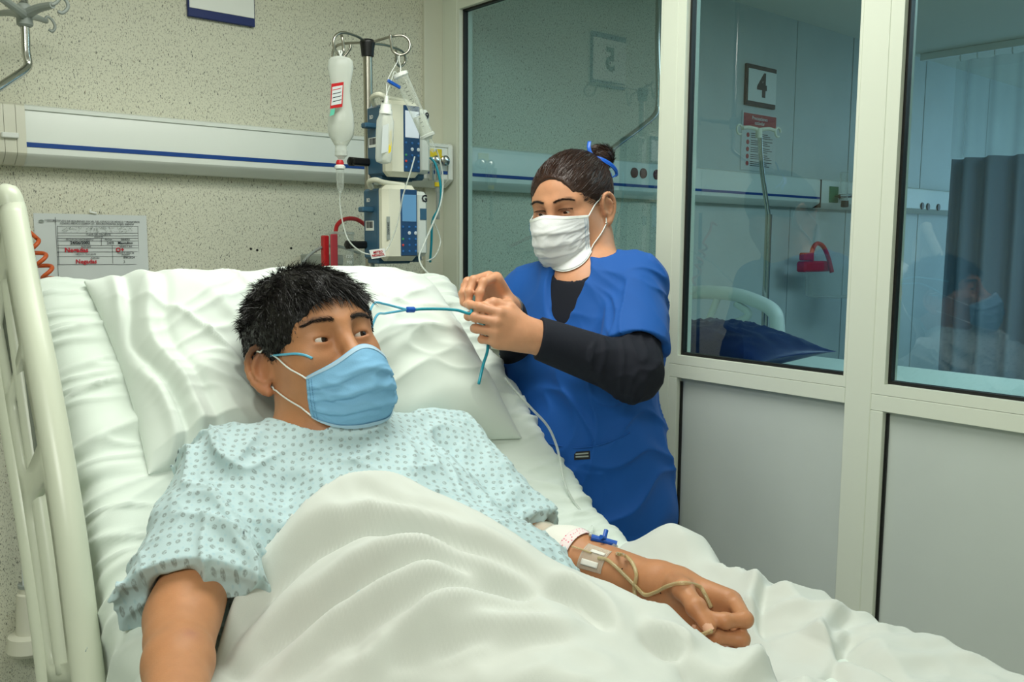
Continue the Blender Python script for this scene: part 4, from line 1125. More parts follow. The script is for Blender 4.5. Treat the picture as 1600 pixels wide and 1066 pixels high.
for it in range(22):
    Z = np.maximum(Z-np.clip(B2_(np.stack([fl[0], fl[1], Z], -1)), .0004, .1)*.95*(Z > lowz), lowz)
Z = Z.reshape(sh)
def blur(A, n):
    for _ in range(n):
        A = np.pad(A, 1, mode='edge'); A = (A[:-2, 1:-1]+A[2:, 1:-1]+A[1:-1, :-2]+A[1:-1, 2:]+A[1:-1, 1:-1]*2)/6
    return A
base0 = Z.copy()
for it in range(5): Z = np.maximum(blur(Z, 25), base0)
Z = blur(Z, 10)+.006
inb = (GX < BX1-.03)
for it in range(60):
    A = np.pad(Z, 1, mode='edge'); nb_ = np.maximum.reduce([A[:-2, 1:-1], A[2:, 1:-1], A[1:-1, :-2], A[1:-1, 2:]])-1.3*hs_
    Z = np.where(inb, np.maximum(Z, nb_), Z)
Z = blur(Z, 8)
def zbase(x, y):
    i = np.clip(int((x-gx_[0])/hs_), 0, sh[0]-1); j = np.clip(int((y-gy_[0])/hs_), 0, sh[1]-1); return Z[i, j]
def pxy(u, v, dz=.012):
    r = ray(u, v); t_ = np.arange(.5, 2.4, .002); p = CAM+r*t_[:, None]; i = np.clip(((p[:, 0]-gx_[0])/hs_).astype(int), 0, sh[0]-1); j = np.clip(((p[:, 1]-gy_[0])/hs_).astype(int), 0, sh[1]-1)
    k = np.nonzero(p[:, 2] < Z[i, j]+dz)[0]; return p[k[0] if len(k) else -1][:2]
def seg_dist(poly, closed=False):
    """distance, signed side and position along a polyline for every grid point"""
    best = np.full(GX.size, 9.); side = np.zeros(GX.size); par = np.zeros(GX.size); pts = list(poly)+([poly[0]] if closed else []); n = len(pts)-1
    for k in range(n):
        a = np.array(pts[k]); b = np.array(pts[k+1]); ab = b-a; qx = fl[0]-a[0]; qy = fl[1]-a[1]
        t_ = np.clip((qx*ab[0]+qy*ab[1])/(ab@ab+1e-12), 0, 1); dx = qx-ab[0]*t_; dy = qy-ab[1]*t_; d = np.hypot(dx, dy); m_ = d < best-1e-9
        best[m_] = d[m_]; side[m_] = np.sign(ab[0]*qy-ab[1]*qx)[m_]; par[m_] = ((k+t_)/n)[m_]
    return best.reshape(sh), side.reshape(sh), par.reshape(sh)
def crease(pts, depth, w, swell=0.0, ws=.03, sm=30):
    """a crease along the line: dip of given depth; the cloth swells on its far (upper) side"""
    P_ = spline([(*pxy(u, v), 0) for u, v in pts], sm)[:, :2]; d, s_, t_ = seg_dist(P_); env = np.sin(np.clip(t_, .0, 1)*math.pi)**.5
    sd = d*s_; h_ = .5+.5*np.tanh(sd/.0045)
    return env*(swell*np.exp(-(d/ws)**2)*(1-h_)-depth*np.exp(-(d/(w*2.6))**2)*h_-.35*depth*np.exp(-((sd-.007)/.006)**2))
edge_px = [(300, 1190), (326, 1056), (380, 915), (432, 845), (476, 792), (520, 756), (562, 742), (640, 752), (740, 800), (850, 872), (955, 918), (1015, 944), (1030, 930), (990, 890), (958, 858), (975, 840)]
E_ = [pxy(u, v) for u, v in edge_px]+[np.array([1.20, 1.01]), np.array([1.34, .99])]
Es = spline([(*p, 0) for p in E_], 160)[:, :2]; dE, sE, tE = seg_dist(Es)
poly = np.array(list(Es)+[np.array([1.45, -.2]), np.array([.0, -.2])])
# even-odd test for the inside
ins = np.zeros(GX.size, bool); j = len(poly)-1
for i in range(len(poly)):
    xi, yi = poly[i]; xj, yj = poly[j]
    c = ((yi > fl[1]) != (yj > fl[1])) & (fl[0] < (xj-xi)*(fl[1]-yi)/(yj-yi+1e-12)+xi); ins ^= c; j = i
ins = ins.reshape(sh); m_ = np.where(ins, dE, -dE)
F = np.zeros(sh)
F += .016*np.exp(-np.clip(m_, 0, None)/.05)*(tE < .72)                                          # doubled top hem
F += crease([(337, 1048), (363, 993), (392, 946), (435, 895), (494, 844), (533, 823), (605, 808), (669, 823), (732, 848), (796, 882), (856, 920)][::-1], .018, .007, .012, .022)
F += crease([(358, 1059), (401, 1014), (452, 963), (503, 933), (545, 899), (605, 872), (635, 862), (690, 865), (754, 891), (843, 933)][::-1], .017, .008, .012, .024)
F += crease([(435, 1065), (477, 1022), (520, 980), (584, 946), (647, 925), (703, 908), (783, 908), (843, 937)][::-1], .012, .010, .010, .026)
F += crease([(849, 923), (890, 928), (934, 950), (965, 985)][::-1], .010, .007, .012, .02)
F += crease([(1000, 985), (1055, 1010), (1068, 1030)][::-1], .012, .008, .012, .02)
F += crease([(560, 1066), (640, 1010), (760, 985), (900, 1000)][::-1], .008, .016, .012, .035)
F += crease([(640, 700+300), (700, 960), (800, 950), (880, 975)][::-1], .005, .009, .006, .02)
F += crease([(560, 742+22), (600, 775), (680, 800), (760, 850)][::-1], .004, .006, .003, .012)
F += crease([(1060, 1040), (1180, 1050), (1300, 1020), (1330, 985)][::-1], .010, .014, .012, .035)
F += crease([(1130, 905), (1150, 895), (1148, 880)], .014, .009, .008, .02)
F += crease([(1200, 920), (1180, 960), (1195, 1000), (1240, 1030)], .012, .012, .012, .025)
F += crease([(1330, 960), (1290, 1000), (1350, 1040), (1420, 1066)], .010, .012, .010, .03)
# bunched cloth by the right-hand edge
p0 = pxy(1060, 868); F += .040*np.exp(-(((GX-1.165)/.055)**2+((GY-.93)/.075)**2))
F += .018*np.exp(-(((GX-1.15)/.06)**2+((GY-.72)/.10)**2))
g3 = np.stack([GX.ravel()*3, GY.ravel()*3, GX.ravel()*0], -1); nz = noise(g3)
# long soft folds running down the bed, and fine creases
F += (.010*ridged(np.stack([fl[0]*6+fl[1]*7+nz*1.2, (fl[0]-fl[1])*1.6+nz, nz*0+2], -1))*1.0+.006*noise(g3*3.2+4)+.003*ridged(np.stack([fl[0]*15+nz*2, fl[1]*9+nz*2, nz*0+7], -1))).reshape(sh)*sstep(m_, .03, .16)
F += (.0014*ridged(np.stack([fl[0]*30+nz*3, fl[1]*10+nz*2, nz*0+1], -1))).reshape(sh)*sstep(m_, 0, .02)
handp = [(Lelb, .05), ((Lelb+Lwr)/2, .05), (Lwr, .045), (Lwr+yd*.08, .055), (Lwr+yd*.14, .05)]
hd_ = np.hypot(GX-(Lwr+yd*.06)[0], GY-(Lwr+yd*.06)[1])
Zt = Z+blur(F, 2)*1.85*(1-np.exp(-(hd_/.135)**4))
# the forearm and hand press into the cloth
for k in np.linspace(0, 1, 14):
    p = Lelb+(Lwr+yd*.15-Lelb)*k; dd = np.hypot(GX-p[0], GY-p[1]); hw = .028+.024*min(1, max(0, (k-.3)/.2)); lim = p[2]-hw-.012+np.clip(dd-.05, 0, None)**2*(2.5 if k > .5 else 4)
    Zt = np.minimum(Zt, np.where(dd < .15, np.maximum(lim, .858), 9))
Zt = blur(Zt, 1)
rnd = 1-np.exp(-np.clip(m_, 0, None)/.006)
Zt = (Zt-.020)+.020*rnd
keepv = m_ > -hs_*1.5
gxm, gym = np.gradient(m_, hs_); gl = np.hypot(gxm, gym)+1e-6
sn = np.where(m_ < 0, -m_, 0); VX = GX+gxm/gl*sn; VY = GY+gym/gl*sn
V = np.stack([VX, VY, Zt], -1).reshape(-1, 3)
fc = grid_faces(*sh); ok = keepv.ravel()[fc].all(1); fc = fc[ok]; used = np.unique(fc); rem = np.zeros(len(V), int); rem[used] = np.arange(len(used))
ts = npmesh('top_sheet', V[used], rem[fc], 'blanket'); tag(ts, 'pale creased top sheet folded over the man up to his chest', 'sheet')
sm = ts.modifiers.new('thick', 'SOLIDIFY'); sm.thickness = .004; sm.offset = -1
# ================================================================ infusion stand behind the bed head
YP = 2.10
def py(u, v, y=YP): return aty(u, v, y)
M['pump_blue'] = mat('slate blue plastic', (52, 92, 118), rough=.42); M['pump_cream'] = mat('cream plastic housing', (222, 222, 202), rough=.4)
M['pump_panel'] = mat('deep blue panel', (38, 72, 110), rough=.25); M['screen_lit'] = mat('lit pale screen', (196, 206, 214), rough=.2, emit=.35)
M['screen_blue'] = mat('lit blue screen', (92, 138, 176), rough=.2, emit=.25); M['key'] = mat('blue key', (44, 104, 168), rough=.35); M['key_white'] = mat('pale key', (196, 206, 214), rough=.35)
M['key_red'] = mat('red key', (200, 70, 62), rough=.35); M['key_green'] = mat('green key', (70, 150, 100), rough=.35); M['teal'] = mat('teal tube', (20, 140, 158), rough=.3)
M['sky'] = mat('light blue tube', (90, 176, 206), rough=.25); M['amber'] = clear_mat('yellowish tube', (206, 190, 140), .38, .15); M['deepblue'] = mat('royal blue plastic', (22, 84, 176), rough=.35)
M['tubeclear'] = clear_mat('clear tube', (214, 222, 214), .42, .12)
st = empty('infusion_stand', (py(577, 300)[0], YP, 0), 'chrome infusion stand with four looped hooks and black collar', 'stand')
px0 = py(577, 300)[0]; ztop = py(578, 66)[2]
G().lathe((px0, YP, 0.05), (0, 0, 1), [(0, .0125), (ztop-.09, .0125)], 18).build('pole', 'steel', st, True)
zc = py(578, 66)[2]
G().lathe((px0, YP, zc-.040), (0, 0, 1), [(0, .013), (.002, .0165), (.020, .018), (.036, .0205), (.040, .0205), (.045, .017)], 20).build('collar', 'black', st, True)
def hook(pts, nm='hook'): tubeobj(nm, pts, .0036, 'steel', 60, st)
c0 = np.array([px0, YP, zc-.004])
def hp(u, v, y): return aty(u, v, y)
hook([c0, hp(558, 57, 2.07), hp(535, 51, 2.04), hp(523, 58, 2.03), hp(522, 74, 2.03), hp(530, 86, 2.04), hp(537, 80, 2.05), hp(535, 62, 2.05), hp(533, 54, 2.055)])
hook([c0, hp(595, 62, 2.07), hp(612, 57, 2.03), hp(630, 56, 2.01), hp(640, 66, 2.0), hp(638, 80, 2.0), hp(626, 86, 2.01), hp(614, 80, 2.02), hp(611, 66, 2.02), hp(610, 54, 2.02)])
hook([c0, hp(600, 70, 2.13), hp(616, 75, 2.16), hp(630, 82, 2.19), hp(633, 96, 2.20), hp(625, 104, 2.20), hp(619, 95, 2.19), hp(619, 73, 2.18)])
hook([c0, hp(560, 67, 2.13), hp(540, 68, 2.16), hp(526, 72, 2.19), hp(520, 82, 2.20), hp(523, 94, 2.20), hp(536, 90, 2.19), hp(547, 76, 2.18), hp(547, 68, 2.18)])
for k in range(5):
    a = 2*math.pi*k/5+.4; e = np.array([math.cos(a), math.sin(a), 0])*.24
    lg = G().tube([(px0, YP, .10), np.array([px0, YP, .085])+e*.6, np.array([px0, YP, .062])+e], .012, 10).build('leg', 'steel', st, True)
    adopt(G().lathe(np.array([px0, YP, .026])+e-np.array([.01, 0, 0]), (1, 0, 0), [(0, .012), (.003, .025), (.017, .025), (.02, .012)], 14).build('caster', 'black', None, True), lg)

def pump(uL, uF, uR, vT, vB, lab, lit, code):
    yf = 1.985; x0 = aty(uF, (vT+vB)/2, yf)[0]; x1 = aty(uR, (vT+vB)/2, yf)[0]; zt_ = aty((uF+uR)/2, vT, yf)[2]; zb_ = aty((uF+uR)/2, vB, yf)[2]
    W, Hh = x1-x0, zt_-zb_; d = .115
    t = empty('infusion_pump', (x0+W/2, yf+.06, zb_), lab, 'pump')
    G().box((x0+.004, yf+.035, zb_+.004), (x1-.012, yf+d, zt_-.010), .006).build('body', 'pump_blue', t)
    G().box((x0+.010, yf+.05, zb_-.008), (x1-.03, yf+d-.01, zb_+.006), .003).build('base', 'pump_blue', t)
    h = G().box((x0, yf, zb_), (x0+W*.74, yf+.040, zt_), .013); h.build('housing', 'pump_cream', t, True, 25)
    G().box((x0+W*.72, yf+.006, zb_+.012), (x1, yf+.075, zt_-.015), .010).build('door', 'panel', t, True, 25)
    G().box((x0+W*.76, yf+.03, zb_-.004), (x1-.004, yf+.085, zb_+Hh*.30), .006).build('door_latch', 'key' if False else 'pump_blue', t, True, 25)
    a0, a1 = x0+W*.34, x0+W*.70
    G().box((a0, yf-.0025, zb_+.014), (a1, yf+.004, zt_-.012), .0015).build('panel', 'pump_panel', t)
    G().box((a0+.004, yf-.0038, zb_+Hh*.52), (a1-.004, yf-.0018, zt_-.026), .0005).build('screen', lit, t)
    zk = zb_+Hh*.50
    for r in range(5):
        for c in range(3):
            m = 'key_white' if r == 1 and c else ('key_red' if (r, c) == (3, 0) else 'key_green' if (r, c) == (2, 0) else 'key')
            kx = a0+.006+(a1-a0-.012)*c/2; kz = zk-.010-r*(Hh*.40)/5
            if r == 1 and c == 0: continue
            rr = .0048 if r == 1 else .0032
            G().lathe((kx, yf-.002, kz), (0, -1, 0), [(0, rr), (.0015, rr), (.002, rr*.7)], 12).build('key', m, t, True)
    # carrying handle and clamp
    hz = zt_+.006
    G().tube(spline([(x0+.004, yf+.07, zt_-.008), (x0-.012, yf+.055, hz), (x0-.014, yf+.02, hz+.004), (x0+.010, yf+.016, hz-.002), (x0+W*.5, yf+.02, hz-.006)], 30), .007, 10).build('handle', 'pump_cream', t, True)
    G().box((x0+.012, yf+.02, zt_-.004), (x0+.050, yf+.05, zt_+.003), .003).build('top_rest', 'greymetal', t)
    G().box((x0-.030, yf+.06, zt_-Hh*.36), (x0+.006, yf+.085, zt_-Hh*.29), .003).build('side_clip', 'pump_blue', t)
    g = G().box((x0-.046, YP-.020, zb_+Hh*.16), (x0+.01, YP+.018, zb_+Hh*.26), .005).lathe((x0-.052, YP, zb_+Hh*.21), (1, 0, 0), [(0, .006), (.004, .012), (.016, .012), (.02, .006)], 14)
    g.build('clamp', 'black', t, True, 30)
    # labels on the dark side: seen from the left
    xs = x0+.0035
    def side(y, z, s, h, m='white'): text('lettering', s, (xs-.0006, y, z), (0, -1, 0), (0, 0, 1), h, m, t, .0002, bold=.0002)
    side(yf+.085, zt_-Hh*.20, '▲ BD' if False else 'BD', .014)
    G().box((xs-.001, yf+.060, zb_+Hh*.40), (xs+.0005, yf+.100, zb_+Hh*.53)).build('barcode_label', 'white', t)
    g = G(); rr = np.random.default_rng(3); y = yf+.0635
    while y < yf+.095: w = rr.uniform(.0006, .0022); g.box((xs-.0014, y, zb_+Hh*.435), (xs-.0008, y+w, zb_+Hh*.52)); y += w+rr.uniform(.0007, .0016)
    o = g.build('barcode_bar', 'ink', t); o['kind'] = 'stuff'
    if code: 
        G().box((x0+.006, yf-.0008, zb_+Hh*.28), (x0+.016, yf+.0005, zb_+Hh*.58)).build('number_label', 'greymetal', t)
        text('lettering', '57007482', (x0+.011, yf-.0012, zb_+Hh*.43), (0, 0, 1), (-1, 0, 0), .0085, 'ink', t, .0001)
    text('lettering', '9' if not code else 'G', (x0+W*.90, yf+.005, zt_-Hh*.17), (1, 0, 0), (0, 0, 1), .026, 'ink', t, .0003, bold=.0008)
    G().box((x0+W*.80, yf+.0048, zt_-Hh*.45), (x1-.008, yf+.0062, zt_-Hh*.30)).build('door_label', 'pump_blue' if code else 'paper', t)
    return t
pump(570, 606, 676, 158, 277, 'upper infusion pump, slate blue and cream with pale lit screen', 'screen_lit', False)
pump(566, 601, 672, 289, 408, 'lower infusion pump, slate blue and cream with blue screen', 'screen_blue', True)

# ---- hanging fluid bottle with drip chamber
def flatlathe(c, ax, prof, m, name, parent, ry=.6, n=24):
    """flattened bottle: the second radius is ry of the first"""
    g = G(); c = np.array(c, float); ax = np.array(ax, float); ax /= np.linalg.norm(ax); u = np.array([math.cos(-.55), math.sin(-.55), 0]); u -= ax*(u@ax); u /= np.linalg.norm(u); w = np.cross(ax, u); V = []; f = []
    for t, r in prof:
        for k in range(n):
            a = 2*math.pi*k/n; V.append(c+ax*t+r*(math.cos(a)*u+ry*math.sin(a)*w))
    for i in range(len(prof)-1):
        for k in range(n): f.append((i*n+k, i*n+(k+1) % n, (i+1)*n+(k+1) % n, (i+1)*n+k))
    f += [tuple(range(n))[::-1], tuple((len(prof)-1)*n+k for k in range(n))]
    g.add(V, f); return g.build(name, m, parent, True, 50)
yb = 2.03
b0 = py(532, 88, yb); b1 = py(533, 236, yb); L_ = b0[2]-b1[2]
t = empty('fluid_bottle', b1, 'milky fluid bottle with red bordered label on the left hook', 'bottle')
P_ = [(0, .010), (.004, .024), (.012, .031), (.03, .0325), (.055, .028), (.085, .0235), (.115, .026), (.15, .032), (.18, .034), (.205, .031), (.222, .020), (.232, .015), (.245, .015)]
P_ = [(a*L_/.245, b) for a, b in P_]
flatlathe(b0, b1-b0, P_, 'milky', 'bottle_body', t, .62)
M['liquid'] = clear_mat('liquid', (226, 230, 216), .35, .1)
flatlathe(b0+(b1-b0)*.58, b1-b0, [(0, .0235), (.002, .0265), (.15*L_/.245*.4, .031), (.30*L_*.9, .0285), (.36*L_, .017)], 'liquid', 'liquid', t, .58)
G().tube(spline([b0, b0+np.array([-.004, 0, .012]), hp(530, 80, 2.04), b0+np.array([.004, 0, .012]), b0], 20), .0022, 6).build('hanger_loop', 'white', t, True)
G().lathe(b1, (0, 0, -1), [(0, .016), (.012, .016), (.014, .012), (.02, .008)], 16).build('neck', 'milky', t, True)
lx = aty(517, 150, yb-.03); rx = aty(536, 150, yb-.03)
def decal(u0, v0, u1, v1, y, m, nm, th=.0006, skew=6):
    a, b = aty(u0, v0, y), aty(u1, v0-skew*.5, y); c_, d_ = aty(u1-2, v1-skew*.5, y), aty(u0-2, v1, y); n_ = np.array([0, th, 0])
    return pmesh(nm, [a, b, c_, d_, a+n_, b+n_, c_+n_, d_+n_], [(0, 1, 2, 3), (7, 6, 5, 4), (0, 4, 5, 1), (1, 5, 6, 2), (2, 6, 7, 3), (3, 7, 4, 0)], m, t, False)
decal(518, 131, 537, 170, yb-.0245, 'red', 'label_border'); decal(519.5, 136, 535.5, 165, yb-.0252, 'paper', 'label')
for k in range(4): decal(521, 140+k*6, 534, 141.6+k*6, yb-.0256, 'red' if k == 0 else 'ink', 'label_line', .0003)
M['greentape'] = mat('green sticker', (96, 188, 160), rough=.6); decal(517, 171, 524, 182, yb-.0245, 'greentape', 'sticker')
c1 = py(531, 250, yb)
t = empty('drip_line', c1, 'drip chamber with red collar and thin clear line under the milky bottle', 'tube')
G().lathe(c1, (0, 0, -1), [(0, .007), (.006, .010), (.012, .010)], 14).build('red_collar', 'red', t, True)
G().lathe(c1-np.array([0, 0, .012]), (0, 0, -1), [(0, .009), (.004, .014), (.010, .0135), (.012, .010)], 16).build('flange', 'white', t, True)
G().lathe(c1-np.array([0, 0, .024]), (0, 0, -1), [(0, .010), (.002, .0105), (.045, .009), (.052, .006), (.06, .003)], 16).build('chamber', 'clear', t, True)
tubeobj('line', [c1-np.array([0, 0, .08]), py(531, 318, yb), py(536, 350, 2.02), py(545, 376, 2.0), py(562, 392, 1.97), py(580, 398, 1.95), py(600, 394, 1.95), py(612, 375, 1.95), py(622, 345, 1.94), py(630, 305, 1.93), py(641, 270, 1.93), py(648, 245, 1.94)], .0019, 'tubeclear', 90, t)
g = G(); a, b, c_, d_ = py(577, 391, 1.944), py(601, 388, 1.944), py(603, 401, 1.944), py(581, 405, 1.944); o_ = np.array([0, .0012, 0])
pmesh('tape_flag', [a, b, c_, d_, a+o_, b+o_, c_+o_, d_+o_], [(0, 1, 2, 3), (7, 6, 5, 4), (0, 4, 5, 1), (1, 5, 6, 2), (2, 6, 7, 3), (3, 7, 4, 0)], 'white', t, False)
text('lettering', 'METRO\nNIDAZOL', (a+b+c_+d_)/4-np.array([0, .001, 0]), (1, 0, .12), (0, 0, 1), .0085, 'redink', t, .0002, bold=.0002)

# ---- small bottle, hanging in front of the upper pump
yq = 1.93
s0, s1 = py(604, 150, yq), py(599, 256, yq)
t = empty('vial_bottle', s1, 'small clear bottle with yellow strip label hanging before the pump', 'bottle')
L_ = np.linalg.norm(s0-s1)
flatlathe(s0, s1-s0, [(0, .005), (.01, .006), (.018, .007), (.019, .013), (.03, .014), (.034, .016), (.05, .017), (.062, .022), (.10, .0225), (.14, .021), (L_-.012, .021), (L_-.004, .018), (L_, .006)], 'milky', 'bottle_body', t, .7)
G().lathe(s0, s1-s0, [(0, .0045), (.02, .0055), (.022, .013), (.036, .0145), (.040, .0165), (.046, .016)], 16).build('cap', 'white', t, True)
decal(609, 205, 613, 240, yq-.017, 'yellow', 'yellow_strip'); decal(598, 196, 608, 240, yq-.0165, 'paper', 'label')
G().tube(spline([s0, py(605, 128, 1.95), py(612, 112, 1.99), py(620, 98, 2.01), py(623, 88, 2.01)], 24), .0012, 6).build('cord', 'white', t, True)
# ---- burette
e0, e1 = py(625, 116, 1.945), py(668, 213, 1.915)
t = empty('burette', e0, 'clear graduated burette hanging aslant with a blue clamp', 'burette')
ax = e1-e0; L_ = np.linalg.norm(ax); ax /= L_
G().lathe(e0, ax, [(0, .017), (.002, .018), (L_-.002, .018), (L_, .017)], 24).build('barrel', 'clear', t, True)
G().lathe(e0-ax*.004, ax, [(0, .014), (.002, .0205), (.010, .0205), (.012, .018)], 24).build('top_cap', 'white', t, True)
G().lathe(e1-ax*.006, ax, [(0, .018), (.002, .0205), (.008, .0205), (.010, .012), (.014, .009)], 24).build('bottom_cap', 'milky', t, True)
G().lathe(e1-ax*.055, ax, [(0, .016), (.050, .016)], 20).build('liquid', 'liquid', t, True)
vdir = CAM-(e0+e1)/2; vdir /= np.linalg.norm(vdir); rgt = np.cross(ax, vdir); rgt /= np.linalg.norm(rgt); vdir = np.cross(rgt, ax)
g = G()
for k in range(12):
    p = e0+ax*(L_*(.16+.062*k))+vdir*.0182; g.tube([p-rgt*(.006 if k % 2 else .009)*.5, p+rgt*(.006 if k % 2 else .009)*.5], .0005, 4)
g.build('graduation', 'ink', t)['kind'] = 'stuff'
G().lathe(e1+ax*.008, ax, [(0, .008), (.03, .008), (.036, .004)], 14).build('drip_chamber', 'clear', t, True)
G().tube(spline([e0, py(626, 104, 1.96), py(624, 96, 1.99), py(624, 87, 2.01)], 16), .0014, 6).build('cord', 'white', t, True)
tubeobj('top_line', [e0+rgt*.006, py(616, 112, 1.95), py(612, 124, 1.945), py(606, 142, 1.94), s0], .0016, 'tubeclear', 30, t)
cb, ce = py(606, 126, 1.94), py(625, 137, 1.94); dx = (ce-cb)/np.linalg.norm(ce-cb)
fr = Fr((cb+ce)/2, dx, (0, 1, 0)); G().box((-.020, -.003, -.004), (.020, .003, .004), .001, fr.R, fr.p).build('blue_clamp', 'teal' if False else 'deepblue', t)
tubeobj('long_line', [e1+ax*.04, py(682, 235, 1.93), py(690, 262, 1.93), py(692, 290, 1.93), py(688, 320, 1.92), py(676, 350, 1.91), py(661, 385, 1.88), py(655, 402, 1.85), py(662, 420, 1.80), py(690, 446, 1.74), py(716, 474, 1.68), py(741, 515, 1.60), py(765, 555, 1.52), py(788, 592, 1.44)], .0024, 'tubeclear', 130, t)
tq = empty('teal_hose', py(684, 290, 2.02), 'thin teal hose looping beside the pumps', 'hose')
tubeobj('hose', [py(672, 246, 2.04), py(680, 256, 2.03), py(687, 280, 2.02), py(689, 305, 2.02), py(686, 325, 2.03), py(676, 345, 2.05), py(674, 380, 2.06), py(672, 410, 2.07)], .0035, 'teal', 60, tq)
tubeobj('clear_loop', [py(676, 345, 2.04), py(684, 360, 2.04), py(688, 380, 2.03), py(680, 400, 2.02), py(668, 408, 2.0)], .0022, 'tubeclear', 40, tq)

# ---- gas outlets at the end of the trunking
t = empty('oxygen_outlet', aty(684, 255, YF), 'chrome gas outlet with yellow labels and flow tube at the trunking end', 'outlet')
g = aty(672, 232, YF-.002), aty(690, 251, YF-.002)
G().box((g[0][0], YF-.005, g[1][2]), (g[1][0], YF-.001, g[0][2]), .001).build('yellow_label', 'yellow', t)
for u, v in ((675, 252), (689, 252)): G().lathe(aty(u, v, YF), (0, -1, 0), [(0, .012), (.012, .012), (.014, .017), (.028, .017), (.032, .011)], 18).build('knob', 'chrome', t, True)
for u in (673.5, 685): 
    a, b = aty(u, 256, YF-.022), aty(u, 282, YF-.022); G().tube([a, b], .009, 14).build('valve', 'chrome', t, True)
a, b = aty(684, 258, YF-.03), aty(684, 343, YF-.03)
G().tube([a, (a+b)/2], .0095, 14).build('flow_tube', 'clear', t, True); G().tube([(a+b)/2-np.array([0, 0, -.03]), b], .006, 12).build('metal_stem', 'greymetal', t, True)
a = aty(684, 285, YF-.03); G().lathe(a, (0, 0, -1), [(0, .011), (.014, .011)], 14).build('yellow_ring', 'yellow', t, True)

# ---- suction canister and red hose behind the pillow
yc = 2.28
a, b = py(513, 366, yc), py(553, 366, yc); cx = (a[0]+b[0])/2; rr = (b[0]-a[0])/2*.86; zt2 = a[2]; zb2 = zt2-.17
t = empty('suction_canister', (cx, yc, zb2), 'clear suction canister with printed scale behind the pillow', 'canister')
G().lathe((cx, yc, zb2), (0, 0, 1), [(0, rr*.86), (.004, rr*.9), (zt2-zb2, rr)], 28).build('jar', 'clear', t, True)
G().lathe((cx, yc, zt2), (0, 0, 1), [(0, rr*1.05), (.006, rr*1.05), (.008, rr*.9)], 28).build('rim', 'tubeclear', t, True)
for s_, v in (('1200', 402), ('900', 411)): text('lettering', s_, aty(546, v-1, yc-rr-.001), (1, 0, 0), (0, 0, 1), .012, 'white', t, .0002)
G().box((cx-.02, yc+rr*.6, zt2-.09), (cx+.02, 2.5, zt2-.06), .004).build('wall_bracket', 'greymetal', t)
G().box(py(504, 414, yc)-np.array([0, .01, .02]), py(512, 368, yc)+np.array([0, .01, 0]), .003).build('red_holder', 'red', t)
G().box(py(517, 414, yc-.05)-np.array([0, .004, .02]), py(527, 366, yc-.05)+np.array([0, .004, 0]), .003).build('red_cap', 'faded_red', t)
th_ = empty('red_hose', py(540, 345, 2.34), 'thick red rubber hose arched behind the lower pump', 'hose')
tubeobj('hose', [py(524, 366, 2.3), py(527, 352, 2.32), py(538, 343, 2.34), py(553, 342, 2.36), py(566, 348, 2.38), py(580, 362, 2.42), py(590, 385, 2.495)], .0065, 'red', 40, th_)
tg = empty('grey_hose', py(500, 390, 2.3), 'grey hose curving out from behind the pillow', 'hose')
tubeobj('hose', [py(468, 418, 2.2), py(482, 400, 2.24), py(500, 388, 2.28), py(520, 384, 2.32), py(540, 388, 2.36), py(556, 394, 2.42), py(562, 396, 2.495)], .0045, 'greymetal', 40, tg)

# ---- coiled orange cord left of the paper
ax_ = spline([aty(50, 378, 2.40), aty(62, 402, 2.40), aty(72, 422, 2.40), aty(83, 445, 2.40), aty(100, 490, 2.40), aty(116, 540, 2.42)], 200)
tt = np.linspace(0, 5.2*2*math.pi, 200); T_ = np.gradient(ax_, axis=0); T_ /= np.linalg.norm(T_, axis=1)[:, None]; u = np.cross(T_, [0, 1., 0]); u /= np.linalg.norm(u, axis=1)[:, None]; w = np.cross(T_, u)
co = ax_+.015*(np.cos(tt)[:, None]*u+np.sin(tt)[:, None]*w)
tc = empty('coiled_cord', ax_[60], 'orange coiled cord hanging between the side rail and the paper', 'cord')
pre = spline([aty(-30, 322, 2.415), aty(-8, 316, 2.41), aty(8, 318, 2.405), aty(22, 340, 2.40), co[0]], 30)
G().tube(np.concatenate([pre[:-1], co]), .0052, 10).build('coil', 'orange', tc, True, 0)

# ---- grey infusion arm at the top left
y9 = 2.28
t = empty('ceiling_hanger', aty(36, 40, y9), 'grey ceiling hanger with hooked arms at the upper left', 'hanger')
cc = aty(38, 24, y9); 
G().lathe(cc+np.array([0, 0, -.025]), (0, 0, 1), [(0, .013), (.004, .017), (.045, .017), (.05, .012)], 16).build('hub', 'greymetal', t, True)
def arm(pts, w_=.010):
    P_ = spline(pts, 30); g = G(); g.tube(P_, np.interp(np.arange(30), [0, 12, 29], [w_*1.3, w_, w_*.75]), 10); return g.build('arm', 'greymetal', t, True)
arm([cc, aty(60, 13, 2.24), aty(82, 8, 2.20)]); arm([cc, aty(20, 10, 2.22), aty(-10, -12, 2.14)]); arm([cc, aty(55, 27, 2.34), aty(72, 33, 2.40)], .008); arm([cc, aty(15, 20, 2.34), aty(-10, 22, 2.42)], .008)
tubeobj('hook', [aty(80, 8, 2.20), aty(88, 4, 2.20), aty(96, -4, 2.20), aty(104, 2, 2.20), aty(106, 12, 2.20), aty(98, 20, 2.20), aty(90, 18, 2.20)], .004, 'greymetal', 30, t)
tubeobj('hook', [aty(70, 32, 2.39), aty(74, 26, 2.39), aty(82, 32, 2.39), aty(86, 42, 2.39), aty(82, 49, 2.39), aty(76, 46, 2.39)], .0035, 'greymetal', 30, t)
tubeobj('drop_tube', [cc, aty(40, 50, y9), aty(41, 80, y9), aty(44, 100, y9), aty(38, 110, y9-.01), aty(20, 122, y9-.03), aty(-10, 142, y9-.06), aty(-60, 175, y9-.10)], .0095, 'chrome', 60, t)
tubeobj('ceiling_rod', [cc+np.array([0, 0, .02]), (cc[0], y9, ZC)], .010, 'chrome', 8, t)

